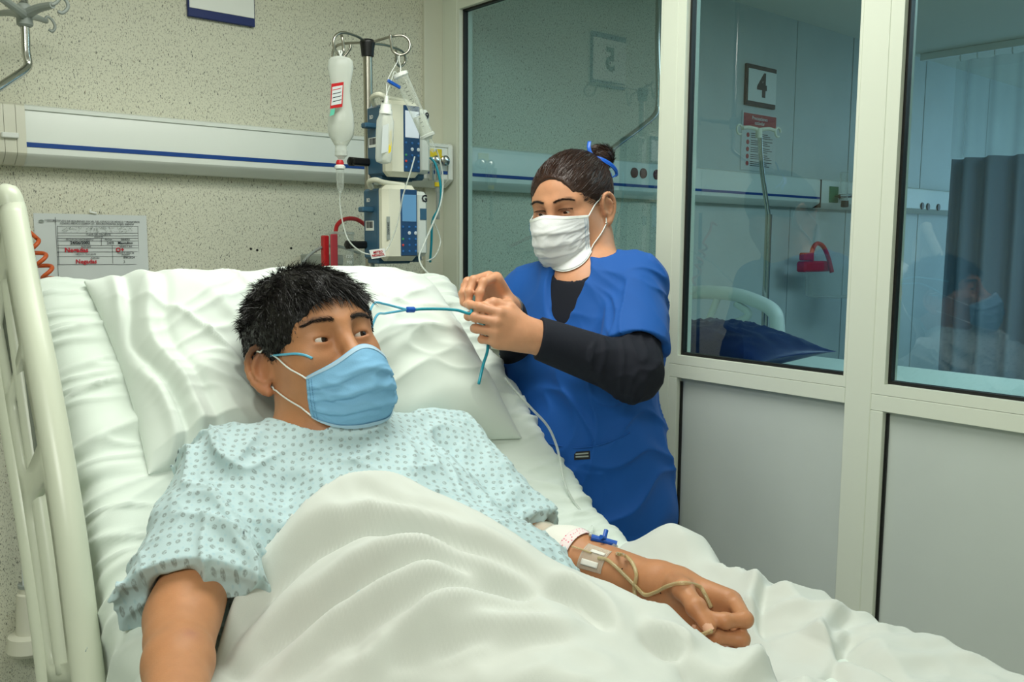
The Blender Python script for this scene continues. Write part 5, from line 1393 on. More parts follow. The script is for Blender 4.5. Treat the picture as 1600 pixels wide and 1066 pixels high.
# ---- handset under the rail
t = empty('handset', aty(45, 985, 2.42), 'beige cylindrical holder with striped label hung low on speckled wall', 'holder')
ya_ = 2.44; a = aty(44, 914, ya_); b = aty(45, 988, ya_); c_ = aty(46, 1018, ya_)
G().lathe(a, b-a, [(0, .012), (.004, .022), (.018, .022), (.022, .027), (np.linalg.norm(b-a), .030), (np.linalg.norm(b-a)+.006, .048), (np.linalg.norm(c_-a)-.01, .053), (np.linalg.norm(c_-a), .045)], 24).build('holder_body', 'trunk_cream', t, True)
G().lathe(a+np.array([0, 0, .004]), (0, 0, -1), [(0, .024), (.008, .024)], 20).build('ring', 'greymetal', t, True)
a2 = aty(36, 820, ya_); G().box((a[0]-.014, ya_-.010, a[2]), (a[0]+.014, ya_-.002, a2[2]), .002).build('label_strip', 'paper', t)
g = G()
for k in range(9): z = a[2]+.02+k*.022; g.box((a[0]-.010, ya_-.0112, z), (a[0]+.010-(k % 3)*.004, ya_-.0098, z+.008))
o = g.build('label_print', 'ink', t); o['kind'] = 'stuff'
G().tube([(a[0], ya_+.01, a[2]), (a[0], ya_+.02, 1.55)], .008, 10).build('tube', 'black', t, True)
G().box((a[0]-.02, ya_, b[2]+.02), (a[0]+.02, 2.5, b[2]+.05), .003).build('wall_bracket', 'greymetal', t)
# ================================================================ the nurse
NB = atd(918, 600, 1.98); NB = np.array([NB[0], NB[1], 0.])
NF = Fr(NB, (.15, -1, 0), (-1, -.15, 0))                       # X = her left, Y = her front, Z = up
NF.R[:, 2] = np.cross(NF.R[:, 0], NF.R[:, 1]); 
if NF.R[2, 2] < 0: NF.R[:, 2] *= -1
nf = np.array([-.965, -.27, -.20]); nf /= np.linalg.norm(nf); nu_ = np.array([-.16, .02, .98]); nu_ -= nf*(nu_@nf); nu_ /= np.linalg.norm(nu_)
NH = Fr(atd(893, 322, 1.99), (1, 0, 0), nf, sc=.97); NH.R = np.array([np.cross(nf, nu_), nf, nu_]).T
nur = empty('person', tuple(NB), 'woman in blue scrubs and white mask standing at the bedside holding thin tubing', 'person')
nLsh = atd(994, 446, 1.90); nLel = atd(990, 582, 1.745); nLwr = atd(838, 527, 1.70)
nRsh = NF.w((-.165, 0, 1.295)); nRel = NF.w((-.20, -.03, 1.08)); nRwr = atd(793, 484, 1.78)
N = SDF()
add_head(N, NH, w=1.06, female=True, earflare=.5)
N.el((0, .035, -.085), (.055, .05, .034), .03, 'u', NH)
for sx in (-1, 1): N.el((sx*.046, .035, -.058), (.022, .032, .030), .03, 'u', NH)
nneck = NF.w((0, -.02, 1.345))
N.rc(NH.w((0, -.04, -.05)), nneck, .058, .062, .03); N.rc(NH.w((0, .0, -.095)), NF.w((0, .02, 1.33)), .035, .05, .03)
def ntrunk(S_, o=0.0, k=.05):
    S_.el((0, 0, 1.20), (.165+o, .110+o, .165+o), k, 'u', NF)
    for sx in (-1, 1): S_.el((sx*.070, .075, 1.135), (.078+o, .070+o, .075+o), k, 'u', NF)
    S_.el((0, .015, .99), (.160+o, .130+o, .16+o), k, 'u', NF); S_.el((0, 0, .86), (.175+o, .135+o, .14+o), k, 'u', NF)
    S_.rc(nneck-np.array([0, 0, .03]), nLsh, .05+o, .052+o, k); S_.rc(nneck-np.array([0, 0, .03]), nRsh, .05+o, .052+o, k)
ntrunk(N)
for sx in (-1, 1):
    N.chain([NF.w((sx*.09, 0, .82)), NF.w((sx*.09, .01, .46)), NF.w((sx*.09, -.01, .09))], [.088, .058, .040], .04)
    N.rc(NF.w((sx*.09, -.02, .05)), NF.w((sx*.095, .13, .035)), .038, .03, .03)
N.rc(nLsh, nLel, .055, .046, .03); N.rc(nLel, nLwr, .047, .030, .03); N.rc(nRsh, nRel, .052, .045, .03); N.rc(nRel, nRwr, .045, .028, .03)
# left hand: back of the hand towards the bed foot, thumb and index pinched on the tube
tip = atd(741, 492, 1.62)
yl = atd(752, 506, 1.635)-nLwr; yl /= np.linalg.norm(yl)
NL = Fr(nLwr+yl*.012, (0, 0, 1), yl, sc=.95); xx = NL.R[:, 0]; zz = np.cross(xx, NL.R[:, 1]); NL.R[:, 2] = zz if zz[1] < 0 else -zz
NLJ = add_hand(N, NL, [(38, 34, 16, 4), (46, 46, 24, 1), (54, 56, 26, -2), (62, 62, 28, -4)], [(.024, .024, -.006), (.044, .056, -.012), (.046, .090, -.022), (.034, .113, -.030)], 1.0, 1.06)
N.rc(nLwr, NL.w((0, .02, 0)), .028, .024, .02)
# right hand: hanging over, fingers drooping
yr = atd(760, 440, 1.74)-nRwr; yr /= np.linalg.norm(yr)
xr = np.array([.30, -.80, -.1])
NR = Fr(nRwr, xr, yr, sc=.98); xx = NR.R[:, 0]; zz = np.cross(xx, NR.R[:, 1]); NR.R[:, 2] = zz if zz[2] > 0 else -zz
NRJ = add_hand(N, NR, [(62, 42, 20, 6), (58, 46, 24, 2), (54, 50, 24, -3), (52, 52, 24, -8)], [(.022, .016, -.012), (.046, .038, -.030), (.050, .060, -.052), (.044, .078, -.064)], 1.0, 1.04)
cut_eyes(N, NH, 1.06, .0026, -.0022)
NSK, NSK2 = srgb((206, 148, 112)), srgb((188, 118, 92))
def ncol(V):
    q = NH.l(V); C = np.repeat(NSK[None], len(V), 0)*(1+0.08*noise(V*14)[:, None]); ih = np.linalg.norm(q, axis=1) < .17
    w_ = np.exp(-(((np.abs(q[:, 0])-.033)/.020)**2+((q[:, 2]-.005)/.012)**2))*(q[:, 1] > .05)*ih; C = C*(1-.35*w_[:, None])+srgb((150, 98, 78))*.35*w_[:, None]
    w_ = np.exp(-(((np.abs(q[:, 0])-.050)/.02)**2+((q[:, 2]+.030)/.018)**2))*(q[:, 1] > .02)*ih; C = C*(1-.3*w_[:, None])+NSK2*.3*w_[:, None]
    w_ = np.exp(-((q[:, 0]/.024)**2+((q[:, 2]+.068)/.009)**2))*(q[:, 1] > .07)*ih; C = C*(1-w_[:, None])+LIP*w_[:, None]
    x_ = np.abs(q[:, 0]); bz = .0215+.0055*np.sin(np.clip((x_-.012)/.042, 0, 1)*2.5)
    w_ = sstep(x_, .010, .016)*(1-sstep(x_, .046, .058))*np.exp(-((q[:, 2]-bz)/.0028)**4)*(q[:, 1] > .03)*ih*.9; C = C*(1-w_[:, None])+srgb((62, 42, 36))*w_[:, None]
    # eye liner
    w_ = np.exp(-(((x_-.034)/.015)**4+((q[:, 2]-.0022-(x_-.03)*.08)/.0016)**2))*(q[:, 1] > .06)*ih*.85; C = C*(1-w_[:, None])+srgb((30, 22, 22))*w_[:, None]
    return C
nbody = N.mesh('body', .0037, 'skin', nur, colour=ncol)
add_eyes(NH, 1.06, nur, (.1, 1, -.42))
# ---- hair drawn back into a bun
M['hair_brown'] = mat('dark brown hair', (52, 30, 20), rough=.36, bump=.5, bscale=300, spec=.5)
HN = scalp_shape(NH, .006, 1.03); 
HN.el((0, .118, -.014), (.070, .082, .098), .008, 's', NH); HN.bx((0, .05, -.125), (.12, .068, .105), .01, .01, 's', NH); HN.bx((0, -.02, -.145), (.12, .16, .085), .01, .01, 's', NH)
for sx in (-1, 1): HN.el((sx*.090, -.010, -.014), (.024, .024, .034), .004, 's', NH)
bunc = NH.l(atd(938, 245, 2.05)); 
HN.el(tuple(bunc), (.031, .031, .026), .008, 'u', NH); HN.rc(tuple(bunc*.72), tuple(bunc), .030, .016, .02, 'u', NH)
bW = NH.w(bunc)
def hnd(p):
    q = NH.l(p)-bunc; a = np.arctan2(q[:, 1], q[:, 0]); b_ = np.arctan2(q[:, 2], np.hypot(q[:, 0], q[:, 1]))
    return .0009*noise(np.stack([a*22, b_*10, a*0], -1))
HN.disp = hnd
nhair = HN.mesh('hair', .0026, 'hair_brown', nur)
hv = np.zeros(len(nhair.data.vertices)*3); nhair.data.vertices.foreach_get('co', hv); hv = hv.reshape(-1, 3)
r_ = np.random.default_rng(8); hv = hv[(scalp_shape(NH, .0035, 1.03)(hv) > 0)]; roots = hv[r_.choice(len(hv), 9000)]
q = NH.l(roots); dd = bunc-q; dl = np.linalg.norm(dd, axis=1); dd /= dl[:, None]; near = dl < .040
sw = np.cross(q-bunc, np.array([.2, -.5, .8])); sw /= np.linalg.norm(sw, axis=1)[:, None]+1e-9; dd[near] = sw[near]
strands('hair_strands', roots, NH.d(dd), np.where(near, .02, .030), 'hair_brown', nur, wid=.00045, seed=6, jitter=.05, surf=HN)
M['ribbon'] = mat('blue satin ribbon', (24, 96, 200), rough=.3)
def ribbon(pts, w_=.0045):
    P_ = spline([atd(u, v, z) for u, v, z in pts], 40); g = G(); g.tube(P_, w_, 10, flat=.22); return g.build('ribbon', 'ribbon', nur, True, 0)
ribbon([(921, 221, 2.005), (920, 230, 2.0), (923, 240, 1.998), (930, 246, 1.995), (942, 250, 1.992), (954, 257, 1.995), (962, 266, 2.005), (964, 275, 2.02)])
ribbon([(930, 244, 1.992), (945, 254, 1.988), (957, 262, 1.99), (963, 271, 2.0), (957, 277, 2.0), (955, 270, 2.0)], .0035)
r_ = np.random.default_rng(12)
for sx in (-1, 1):
    B_ = []; Dd = []
    for k in range(260):
        t_ = r_.random(); B_.append((sx*(.012+.044*t_), .12, .0225+.0065*math.sin(min(1, t_*1.05)*2.6)-.004*t_+r_.normal()*.0010)); Dd.append((sx*.95, .1, .30-.6*t_))
    B_ = NH.w(np.array(B_)); cn = NH.w((0, 0, 0))
    for it in range(28): B_ = B_-NH.R[:, 1]*np.maximum(N(B_, (cn, .2)), 0)[:, None]*.9
    strands('eyebrow', B_, NH.d(np.array(Dd)), .0055, 'brow', nur, wid=.0004, seed=10, jitter=.08, surf=lambda p: N(p, (cn, .2)), seg=3)
    B_ = NH.w(np.array([(sx*(.033+.017*math.cos(a)), .12, .0030+.0035*math.sin(a)) for a in np.linspace(.15, 2.9, 80)]))
    for it in range(28): B_ = B_-NH.R[:, 1]*np.maximum(N(B_, (cn, .2)), 0)[:, None]*.9
    strands('eyelash', B_, NH.d(np.repeat([[sx*.4, .8, -.25]], 80, 0)), .0045, 'brow', nur, wid=.0005, seed=10, jitter=.15, seg=3)
# ---- mask
M['mask_white'] = mat('white mask', (224, 226, 226), rough=.8, bump=.15, bscale=500)
mk = make_mask(NH, N, 'surgical_mask', 'mask_white', None, -.010, -.122, 56, 52, .006, ((.30, .14), (.52, .14), (.72, .12)), [(1, [(.078, .012, .010), (.077, -.018, .016), (.076, -.028, -.014), (.078, -.012, -.045), (.074, .010, -.056)]), (-1, [(-.078, .012, .010), (-.077, -.018, .016), (-.076, -.028, -.014), (-.078, -.012, -.045), (-.074, .010, -.056)])], parent=nur, edge='white', w=1.0, bulge=.012, pl_amp=.003)
mk['label'] = 'white pleated mask'
G().lathe(NH.w((-.084, .0, -.046)), NH.d(np.array([-1, .3, 0])), [(0, .001), (.002, .0028), (.003, .002)], 10).build('earring', 'chrome', nur, True)
# ---- navy undershirt
M['navy'] = mat('navy jersey', (8, 13, 28), rough=.85, sheen=.0, bump=.1, bscale=700)
Nb = SDF(); Nb.ops = [o_ for o_ in N.ops if .70 < o_[3][2] < 1.40 and o_[4] > .075 and np.hypot(*(o_[3][:2]-NB[:2])) < .13]
U_S = SDF(); U_S.fun(lambda p: Nb(p)-.005, NF.w((0, 0, 1.1)), .42)
U_S.rc(nLsh, nLel, .060, .052, .03); U_S.rc(nLel, nLwr, .054, .041, .03); U_S.rc(nRsh, nRel, .057, .05, .03); U_S.rc(nRel, nRwr, .05, .036, .03)
def capcut(S_, p, d, R=.07): d = d/np.linalg.norm(d); fr = Fr(p+d*R, np.cross(d, [.3, .2, .9]), d); S_.bx((0, 0, 0), (R, R, R), .002, .002, 's', fr)
dL = (nLwr-nLel)/np.linalg.norm(nLwr-nLel); dR = (nRwr-nRel)/np.linalg.norm(nRwr-nRel)
capcut(U_S, nLwr-dL*.004, dL+np.array([0, 0, -.18])); capcut(U_S, nRwr-dR*.012, dR)
U_S.rc(nneck+np.array([0, 0, .12]), nneck+NF.d((0, .045, .014)), .066, .064, .002, 's')
def udisp(p):
    nz = noise(p*9); t = (p-nLel)@dL
    return (.0045*ridged(np.stack([t*38+nz*1.6, p[:, 2]*9+nz, p[:, 0]*4], -1))+.002*ridged(p*24+3))*(np.abs(NF.l(p)[:, 0]) > .175)*(p[:, 2] < 1.27)
U_S.disp = udisp
U_S.mesh('undershirt', .0048, 'navy', nur)['label'] = 'navy long-sleeved undershirt'
# ---- scrub top
M['scrub'] = mat('royal blue cotton twill', (0, 80, 160), rough=.75, sheen=.05, bump=.1, bscale=800)
T = SDF()
aL = (nLel-nLsh)/np.linalg.norm(nLel-nLsh); aR = (nRel-nRsh)/np.linalg.norm(nRel-nRsh)
T.rc(nLsh, nLsh+aL*.235, .060, .075, .04); T.rc(nRsh, nRsh+aR*.20, .064, .072, .04)
hL = nLsh+aL*.185
d_ = aL+np.array([.15, .05, .0]); capcut(T, hL, d_, .10); capcut(T, nRsh+aR*.15, aR, .085)
T.rc(hL-aL*.025, hL+aL*.12, .056, .066, .004, 's')
T.fun(lambda p: Nb(p)-.019, NF.w((0, 0, 1.1)), .42, .02); T.el((0, 0, 1.15), (.172, .118, .17), .03, 'u', NF)
T.el((0, .01, .93), (.188, .150, .20), .06, 'u', NF); T.el((0, .0, .83), (.195, .155, .12), .06, 'u', NF)
T.bx((0, 0, .66), (.3, .3, .115), .004, .006, 's', NF)
T.el((0, .0, .775), (.172, .130, .03), .01, 's', NF)
# wide neckline with a notch in front
T.rc(nneck+np.array([0, 0, .10]), nneck+NF.d((0, .03, -.004)), .066, .068, .004, 's')
T.rc(NF.w((0, .10, 1.37)), NF.w((0, .150, 1.285)), .062, .045, .004, 's')
T.rc(NF.w((.008, .10, 1.285)), NF.w((.010, .16, 1.236)), .032, .006, .003, 's')
def tdisp(p):
    q = NF.l(p); nz = noise(p*6); a = ridged(np.stack([q[:, 0]*7+nz, q[:, 2]*2.4+nz*.6+q[:, 0]*3, q[:, 1]*5], -1)); b_ = ridged(np.stack([q[:, 0]*5+q[:, 2]*9+nz*1.3, q[:, 2]*3-q[:, 0]*4, q[:, 1]*5+4], -1))
    arm = np.exp(-((q[:, 0]-.17)/.07)**2)*sstep(q[:, 2], 1.1, 1.2); c_ = ridged(np.stack([(q[:, 2]+q[:, 0]*.8)*19+nz*1.5, q[:, 1]*7, q[:, 0]*6], -1))
    low = 1-sstep(q[:, 2], .95, 1.2)
    seam = -.0022*np.exp(-((q[:, 0]-.012)/.0022)**2)*(q[:, 1] > 0)*(q[:, 2] < 1.235)*(q[:, 2] > 1.17)
    pk = .0022*sstep(-(q[:, 2]-(.955+.10*q[:, 0]**2+.012*np.cos(q[:, 0]*18))), -.001, .001)*(q[:, 1] > 0)*(q[:, 2] > .80)*(np.abs(q[:, 0]) < .14)
    return .008*a*(.5+low*.7)+.008*b_*(.4+low)+.009*c_*arm-.004+seam+pk
T.disp = tdisp
top = T.mesh('scrub_top', .0042, 'scrub', nur); top['label'] = 'royal blue short-sleeved scrub top'
def hit(S_, u, v, z0=1.5, z1=2.4):
    r = ray(u, v); t_ = z0
    for _ in range(160):
        d = S_((CAM+r*t_)[None])[0]
        if d < .0004: break
        t_ += max(d*.6, .0004)
    p = CAM+r*t_; e = .002; n_ = np.array([S_((p+np.eye(3)[i]*e)[None])[0]-S_((p-np.eye(3)[i]*e)[None])[0] for i in range(3)]); n_ /= np.linalg.norm(n_)
    return p, n_
pts = [hit(T, u, v) for u, v in ((852, 692), (875, 697), (900, 700), (930, 697), (960, 688), (984, 676))]
tubeobj('pocket_seam', [p+n_*.0005 for p, n_ in pts], .0012, 'scrub', 40, top)
p, n_ = hit(T, 910, 712); ex = RT-n_*(RT@n_); fr = Fr(p+n_*.0012, ex, np.cross(n_, ex))
pt = G().box((-.0175, -.0085, -.0008), (.0175, .0085, .0008), 0, fr.R, fr.p).build('pocket_badge', 'black', top)
g = G()
for k in range(2): g.box((-.014, -.002, -.0006), (.014, .001, .0006), 0, fr.R, fr.p+n_*.0009+fr.R[:, 1]*(k*.006-.0025))
adopt(g.build('badge_stripe', 'greymetal', None), top)
# ---- trousers and shoes
Pn = SDF()
Pn.el((0, 0, .86), (.180, .138, .12), .04, 'u', NF)
for sx in (-1, 1): Pn.chain([NF.w((sx*.09, 0, .80)), NF.w((sx*.092, .01, .46)), NF.w((sx*.092, -.005, .08))], [.105, .082, .078], .05)
Pn.bx((0, 0, .02), (.3, .3, .05), .004, .004, 's', NF)
Pn.disp = lambda p: .006*ridged(p*np.array([9, 9, 4]))
Pn.mesh('scrub_trousers', .007, 'scrub', nur)
for sx in (-1, 1):
    Sh = SDF(); Sh.rc(NF.w((sx*.09, -.035, .045)), NF.w((sx*.095, .145, .035)), .044, .036, .03); Sh.rc(NF.w((sx*.09, -.03, .05)), NF.w((sx*.09, -.02, .09)), .042, .045, .02); Sh.bx((0, 0, -.10), (.4, .4, .101), .001, .002, 's', NF)
    Sh.mesh('shoe', .006, 'white', nur)
# ---- watch
axw = (nRwr-nRel)/np.linalg.norm(nRwr-nRel)
G().lathe(nRwr-axw*.012, axw, [(0, .030), (.001, .0335), (.018, .0325), (.019, .029)], 24).build('watch_strap', 'black', nur, True)
# ---- the thin tube in her fingers: runs from the man's mask line to her hands and down
gt = NL.w(NLJ[4][0][-1]); gi = NL.w(NLJ[0][0][-1]); grip = (gt+gi)/2
t = empty('nasal_cannula', grip, 'thin light blue oxygen tubing stretched from behind the man to her fingers', 'tube')
j0 = atd(648, 484, 1.62)
tubeobj('tube', [grip+yl*.004, atd(735, 490, 1.655), atd(715, 485, 1.65), atd(690, 483, 1.64), atd(660, 483, 1.625), j0], .0030, 'teal', 50, t)
tubeobj('tube', [grip-yl*.01, atd(760, 515, 1.68), atd(762, 545, 1.68), atd(755, 570, 1.68), atd(748, 600, 1.66)], .0030, 'teal', 40, t)
j1 = atd(636, 484, 1.61); G().lathe(j0, j1-j0, [(0, .004), (.002, .0055), (np.linalg.norm(j1-j0), .0055), (np.linalg.norm(j1-j0)+.002, .003)], 12).build('connector', 'deepblue', t, True)
eR = HF.w((-.070, .045, .030)); eR2 = HF.w((-.074, .02, .0))
tubeobj('branch_tube', [j1, atd(620, 480, 1.60), atd(600, 475, 1.57), atd(585, 474, 1.53), eR, HF.w((-.083, -.01, .025))], .0022, 'sky', 40, t)
tubeobj('branch_tube', [j1, atd(620, 487, 1.60), atd(602, 490, 1.57), atd(588, 494, 1.52), eR2, HF.w((-.083, -.015, .010))], .0022, 'sky', 40, t)
# the loop over his right cheek, running under the mask
ck2 = []
for u, v in ((421, 556), (432, 555), (446, 554), (462, 553), (476, 555), (488, 560)):
    r_q = ray(u, v); t_ = 1.0
    for _ in range(200):
        d = S((CAM+r_q*t_)[None])[0]
        if d < .0025: break
        t_ += max(d*.6, .0004)
    ck2.append(CAM+r_q*min(t_, 1.5))
G().tube(spline(ck2, 50), .0024, 10, flat=.8).build('cheek_tube', 'sky', t, True, 0)
# ================================================================ dressings and lines on the man's left forearm
def shit(u, v, S_=None, start=.9):
    S_ = S_ or S; r = ray(u, v); t_ = start
    for _ in range(200):
        d = S_((CAM+r*t_)[None])[0]
        if d < .0003: break
        t_ += max(d*.6, .0003)
    p = CAM+r*t_; e = .002; n_ = np.array([S_((p+np.eye(3)[i]*e)[None])[0]-S_((p-np.eye(3)[i]*e)[None])[0] for i in range(3)]); return p, n_/(np.linalg.norm(n_)+1e-9)
fa = (Lwr-Lelb)/np.linalg.norm(Lwr-Lelb)
def wrap(name, c, L_, a0, a1, m, parent, off=.0012, th=.0008, n1=10, n2=26, sk=0.0):
    """patch lying on the forearm: axis position c, length L_, between two angles around the arm"""
    u = np.cross(fa, [0, 0, 1.]); u /= np.linalg.norm(u); w = np.cross(u, fa)
    if w[2] < 0: w = -w
    I, Jj = np.meshgrid(np.arange(n1), np.arange(n2), indexing='ij'); a = a0+(a1-a0)*Jj.ravel()/(n2-1)
    q = c+fa*(L_*(I.ravel()/(n1-1)-.5)+sk*(a-(a0+a1)/2))[:, None]; d = np.cos(a)[:, None]*(-u if u[0] > 0 else u)+np.sin(a)[:, None]*w; t_ = np.full(len(a), .09)
    for _ in range(18): t_ -= np.clip(S(q+d*t_[:, None], (c, .16))-off, -.01, .05)*.9
    V = q+d*t_[:, None]
    o = pmesh(name, V, grid_faces(n1, n2).tolist(), m, None, True); sm = o.modifiers.new('thick', 'SOLIDIFY'); sm.thickness = th; sm.offset = 1
    if parent is not None: adopt(o, parent)
    return o
M['filmtape'] = clear_mat('clear dressing film', (226, 222, 206), .16, .2); M['gauze'] = mat('white tape', (224, 222, 212), rough=.8)
M['pinktape'] = mat('pink printed tape', (230, 214, 212), rough=.7)
def pinkprint(m):
    n, l = nodes_of(m); b = n['Principled BSDF']; tc = n.new('ShaderNodeTexCoord'); v = n.new('ShaderNodeTexVoronoi'); v.inputs['Scale'].default_value = 210; v.inputs['Randomness'].default_value = .6
    l.new(tc.outputs['Object'], v.inputs['Vector']); r = n.new('ShaderNodeMapRange'); r.inputs[1].default_value = .30; r.inputs[2].default_value = .22; l.new(v.outputs['Distance'], r.inputs[0])
    x = n.new('ShaderNodeMix'); x.data_type = 'RGBA'; x.inputs[6].default_value = lin((230, 214, 212))+(1,); x.inputs[7].default_value = lin((214, 96, 120))+(1,); l.new(r.outputs[0], x.inputs[0]); l.new(x.outputs[2], b.inputs['Base Color'])
pinkprint(M['pinktape'])
t = empty('arm_dressing', Lelb, 'clear and white dressing with pink printed tape wrapped on the inner elbow', 'dressing')
arm_len = np.linalg.norm(Lwr-Lelb)
def along(u, v): p, _ = shit(u, v); return float((p-Lelb)@fa)
s1_, s2_, s3_ = along(832, 842), along(856, 856), along(877, 868)
ax0 = lambda s_: Lelb+fa*s_
wrap('clear_film', ax0(s1_), .030, -.5, 2.2, 'filmtape', t, .0010)
wrap('white_tape', ax0((s1_+s3_)/2+.004), abs(s3_-s1_)*.75, -.6, 2.1, 'gauze', t, .0016)
wrap('pink_tape', ax0(s3_), .017, -.6, 1.9, 'pinktape', t, .0026)
g = empty('catheter_patch', ax0(.12), 'small clear patch with white strips halfway down the forearm', 'patch')
s4 = along(925, 875)
wrap('clear_film', ax0(s4), .044, .25, 1.3, 'filmtape', g, .0010, .0006)
wrap('white_strip', ax0(s4-.001), .030, .40, .62, 'gauze', g, .0018, .0006, 8, 6); wrap('white_strip', ax0(s4+.004), .026, .95, 1.08, 'gauze', g, .0018, .0006, 8, 6)
def onarm(u, v, h=.003):
    p, n_ = shit(u, v); return p+n_*h
# pale yellow extension line lying in loops over forearm and hand
t = empty('extension_line', onarm(1000, 900), 'yellowish extension tubing looped over forearm and hand', 'tube')
Zm = .885
def oncloth(u, v, h=.006):
    p = atz(u, v, .93)
    for _ in range(12):
        i = int(np.clip((p[0]-gx_[0])/hs_, 0, sh[0]-1)); j = int(np.clip((p[1]-gy_[0])/hs_, 0, sh[1]-1)); z = max(Zt[i, j] if keepv[i, j] else -9, np.interp(p[1], _pp[:250, 0], _pp[:250, 1])+.008)+h; p = atz(u, v, .5*z+.5*p[2])
    return p
def anyhit(u, v, h=.003):
    p, n_ = shit(u, v); q = oncloth(u, v, h)
    return p+n_*h if np.linalg.norm(p-CAM) < np.linalg.norm(q-CAM)+.02 and np.linalg.norm(p-CAM) < 2 else q
A_ = [atd(960, 864, float((c_-CAM)@FW)-.01), anyhit(966, 872, .008), anyhit(978, 874, .006), anyhit(990, 884, .005), anyhit(997, 900, .004), anyhit(994, 920, .004), anyhit(1000, 940, .004), anyhit(1020, 962, .004), anyhit(1045, 982, .006), anyhit(1070, 990, .012), anyhit(1095, 990, .010), anyhit(1110, 984, .006)]
tubeobj('line', A_, .0027, 'amber', 110, t)
B_ = [anyhit(1114, 948, .004), anyhit(1104, 930, .004), anyhit(1088, 918, .004), anyhit(1068, 914, .004), anyhit(1048, 917, .004), anyhit(1028, 925, .004), anyhit(1010, 928, .004), anyhit(996, 916, .004), anyhit(978, 900, .003), anyhit(960, 884, .003), anyhit(948, 876, .003), anyhit(936, 874, .003)]
tubeobj('line', B_, .0027, 'amber', 110, t)
tubeobj('fine_line', [anyhit(925, 866, .003), anyhit(908, 860, .003), anyhit(894, 856, .004)], .0014, 'amber', 20, t)
# three-way tap
t = empty('three_way_tap', oncloth(942, 845, .02), 'royal blue three-way tap on clear line beside the forearm', 'tap')
c_ = atd(943, 845, float((shit(943, 872)[0]-CAM)@FW)+.045)
G().tube([c_+np.array([-.012, .014, .004]), c_+np.array([.012, -.016, -.004])], .0050, 12).build('tap_body', 'deepblue', t, True)
G().tube([c_, c_+np.array([.012, .006, .012])], .0036, 10).build('tap_lever', 'deepblue', t, True)
G().tube([c_+np.array([.004, 0, .002]), c_+np.array([-.012, -.006, .010])], .0032, 10).build('tap_arm', 'deepblue', t, True)
G().tube([c_+np.array([.010, -.014, -.004]), atd(957, 859, float((c_-CAM)@FW)-.005)], .0055, 12).build('luer_lock', 'tubeclear', t, True)
G().tube([atd(957, 859, float((c_-CAM)@FW)-.005), atd(966, 872, float((c_-CAM)@FW)-.015)], .0035, 12).build('luer_tip', 'clear', t, True)
# line from the tap up the sheet
def onsheet(u, v, h=.005): return back(u, v, h+.004)
t = empty('supply_line', onsheet(905, 800), 'clear supply line lying along the mattress edge up towards the pumps', 'tube')
tubeobj('line', [c_+np.array([-.010, .012, .004]), atd(932, 835, 1.66), atd(922, 820, 1.68), atd(914, 806, 1.70), atd(905, 797, 1.71), onsheet(893, 796, .006)], .0026, 'tubeclear', 50, t)
tubeobj('line', [atd(788, 590, 1.78), atd(806, 612, 1.78), atd(830, 638, 1.78), atd(855, 665, 1.76), atd(869, 695, 1.74), atd(876, 725, 1.72), atd(882, 755, 1.70), atd(895, 782, 1.69), atd(910, 802, 1.68), atd(925, 822, 1.665), c_+np.array([-.014, .014, .008])], .0026, 'tubeclear', 110, t)
pp_ = [onsheet(852, 806, .008), onsheet(866, 803, .009), onsheet(873, 802, .009), onsheet(884, 800, .009), onsheet(896, 797, .009)]
G().tube(pp_[:2], .0042, 12).build('port_cap', 'clear', t, True); G().tube(pp_[1:3], .0046, 12).build('port_ring', 'deepblue', t, True); G().tube(pp_[2:], .0056, 12).build('port_body', 'tubeclear', t, True)
g_ = G().box((-.010, -.006, -.006), (.010, .006, .006), .002, None, onsheet(900, 801, .012)); g_.build('luer_wing', 'clear', t, True, 30)
# empty clear sheath lying on the sheet
t = empty('plastic_sheath', oncloth(1020, 892, .01), 'clear plastic sheath lying on the sheet behind the wrist', 'sheath')
a, b = oncloth(1004, 878, .024), oncloth(1040, 902, .026); G().tube([a, b], .0085, 16).build('sheath_body', 'clear', t, True)
# small identity patch and hairs: tiny moles
for u, v in ((972, 889), (1035, 917), (1032, 927)): 
    p, n_ = shit(u, v); adopt(G().lathe(p, n_, [(-.001, .0012), (.0004, .0010)], 8).build('mole', 'brow', None, True), body)
# ================================================================ things seen through the glass
M['navyvinyl'] = mat('dark blue vinyl', (10, 34, 84), rough=.35, var=.25, vscale=12)
t = empty('spare_bed', (2.42, 1.35, 0), 'ivory bed with white mattress standing behind the glass partition', 'bed')
G().box((1.98, .55, .92), (2.86, 2.38, 1.02), .03).build('mattress', 'sheet', t, True, 25)
G().box((2.0, .56, .84), (2.84, 2.36, .90), .01).build('deck', 'railp', t)
G().box((2.05, .6, .30), (2.8, 2.3, .38), .01).build('undercarriage', 'railp', t)
G().box((2.3, 1.0, .38), (2.5, 1.9, .84), .02).build('lift_column', 'railp', t)
for x in (2.1, 2.75):
    for y in (.7, 2.2):
        lg = G().tube([(x, y, .31), (x, y, .12)], .02).build('leg', 'steel', t, True)
        adopt(G().lathe((x-.02, y, .062), (1, 0, 0), [(0, .03), (.004, .06), (.036, .06), (.04, .03)], 18).build('caster', 'black', None, True), lg)
XR = 2.88
def rx(u, v): return atx(u, v, XR)
o_ = [rx(1040, 462), rx(1085, 457), rx(1140, 459), rx(1180, 470), rx(1208, 486), rx(1215, 510), rx(1215, 560)]
G().tube(spline(o_, 50), .027, 12).build('rail_tube', 'trunk', t, True, 0)
G().tube(spline([rx(1040, 515), rx(1090, 512), rx(1140, 506), rx(1170, 492), rx(1150, 474)], 40), .014, 12).build('rail_bar', 'trunk', t, True, 0)
G().tube(spline([rx(1122, 464), rx(1112, 490), rx(1104, 515)], 20), .014, 12).build('rail_bar', 'trunk', t, True, 0)
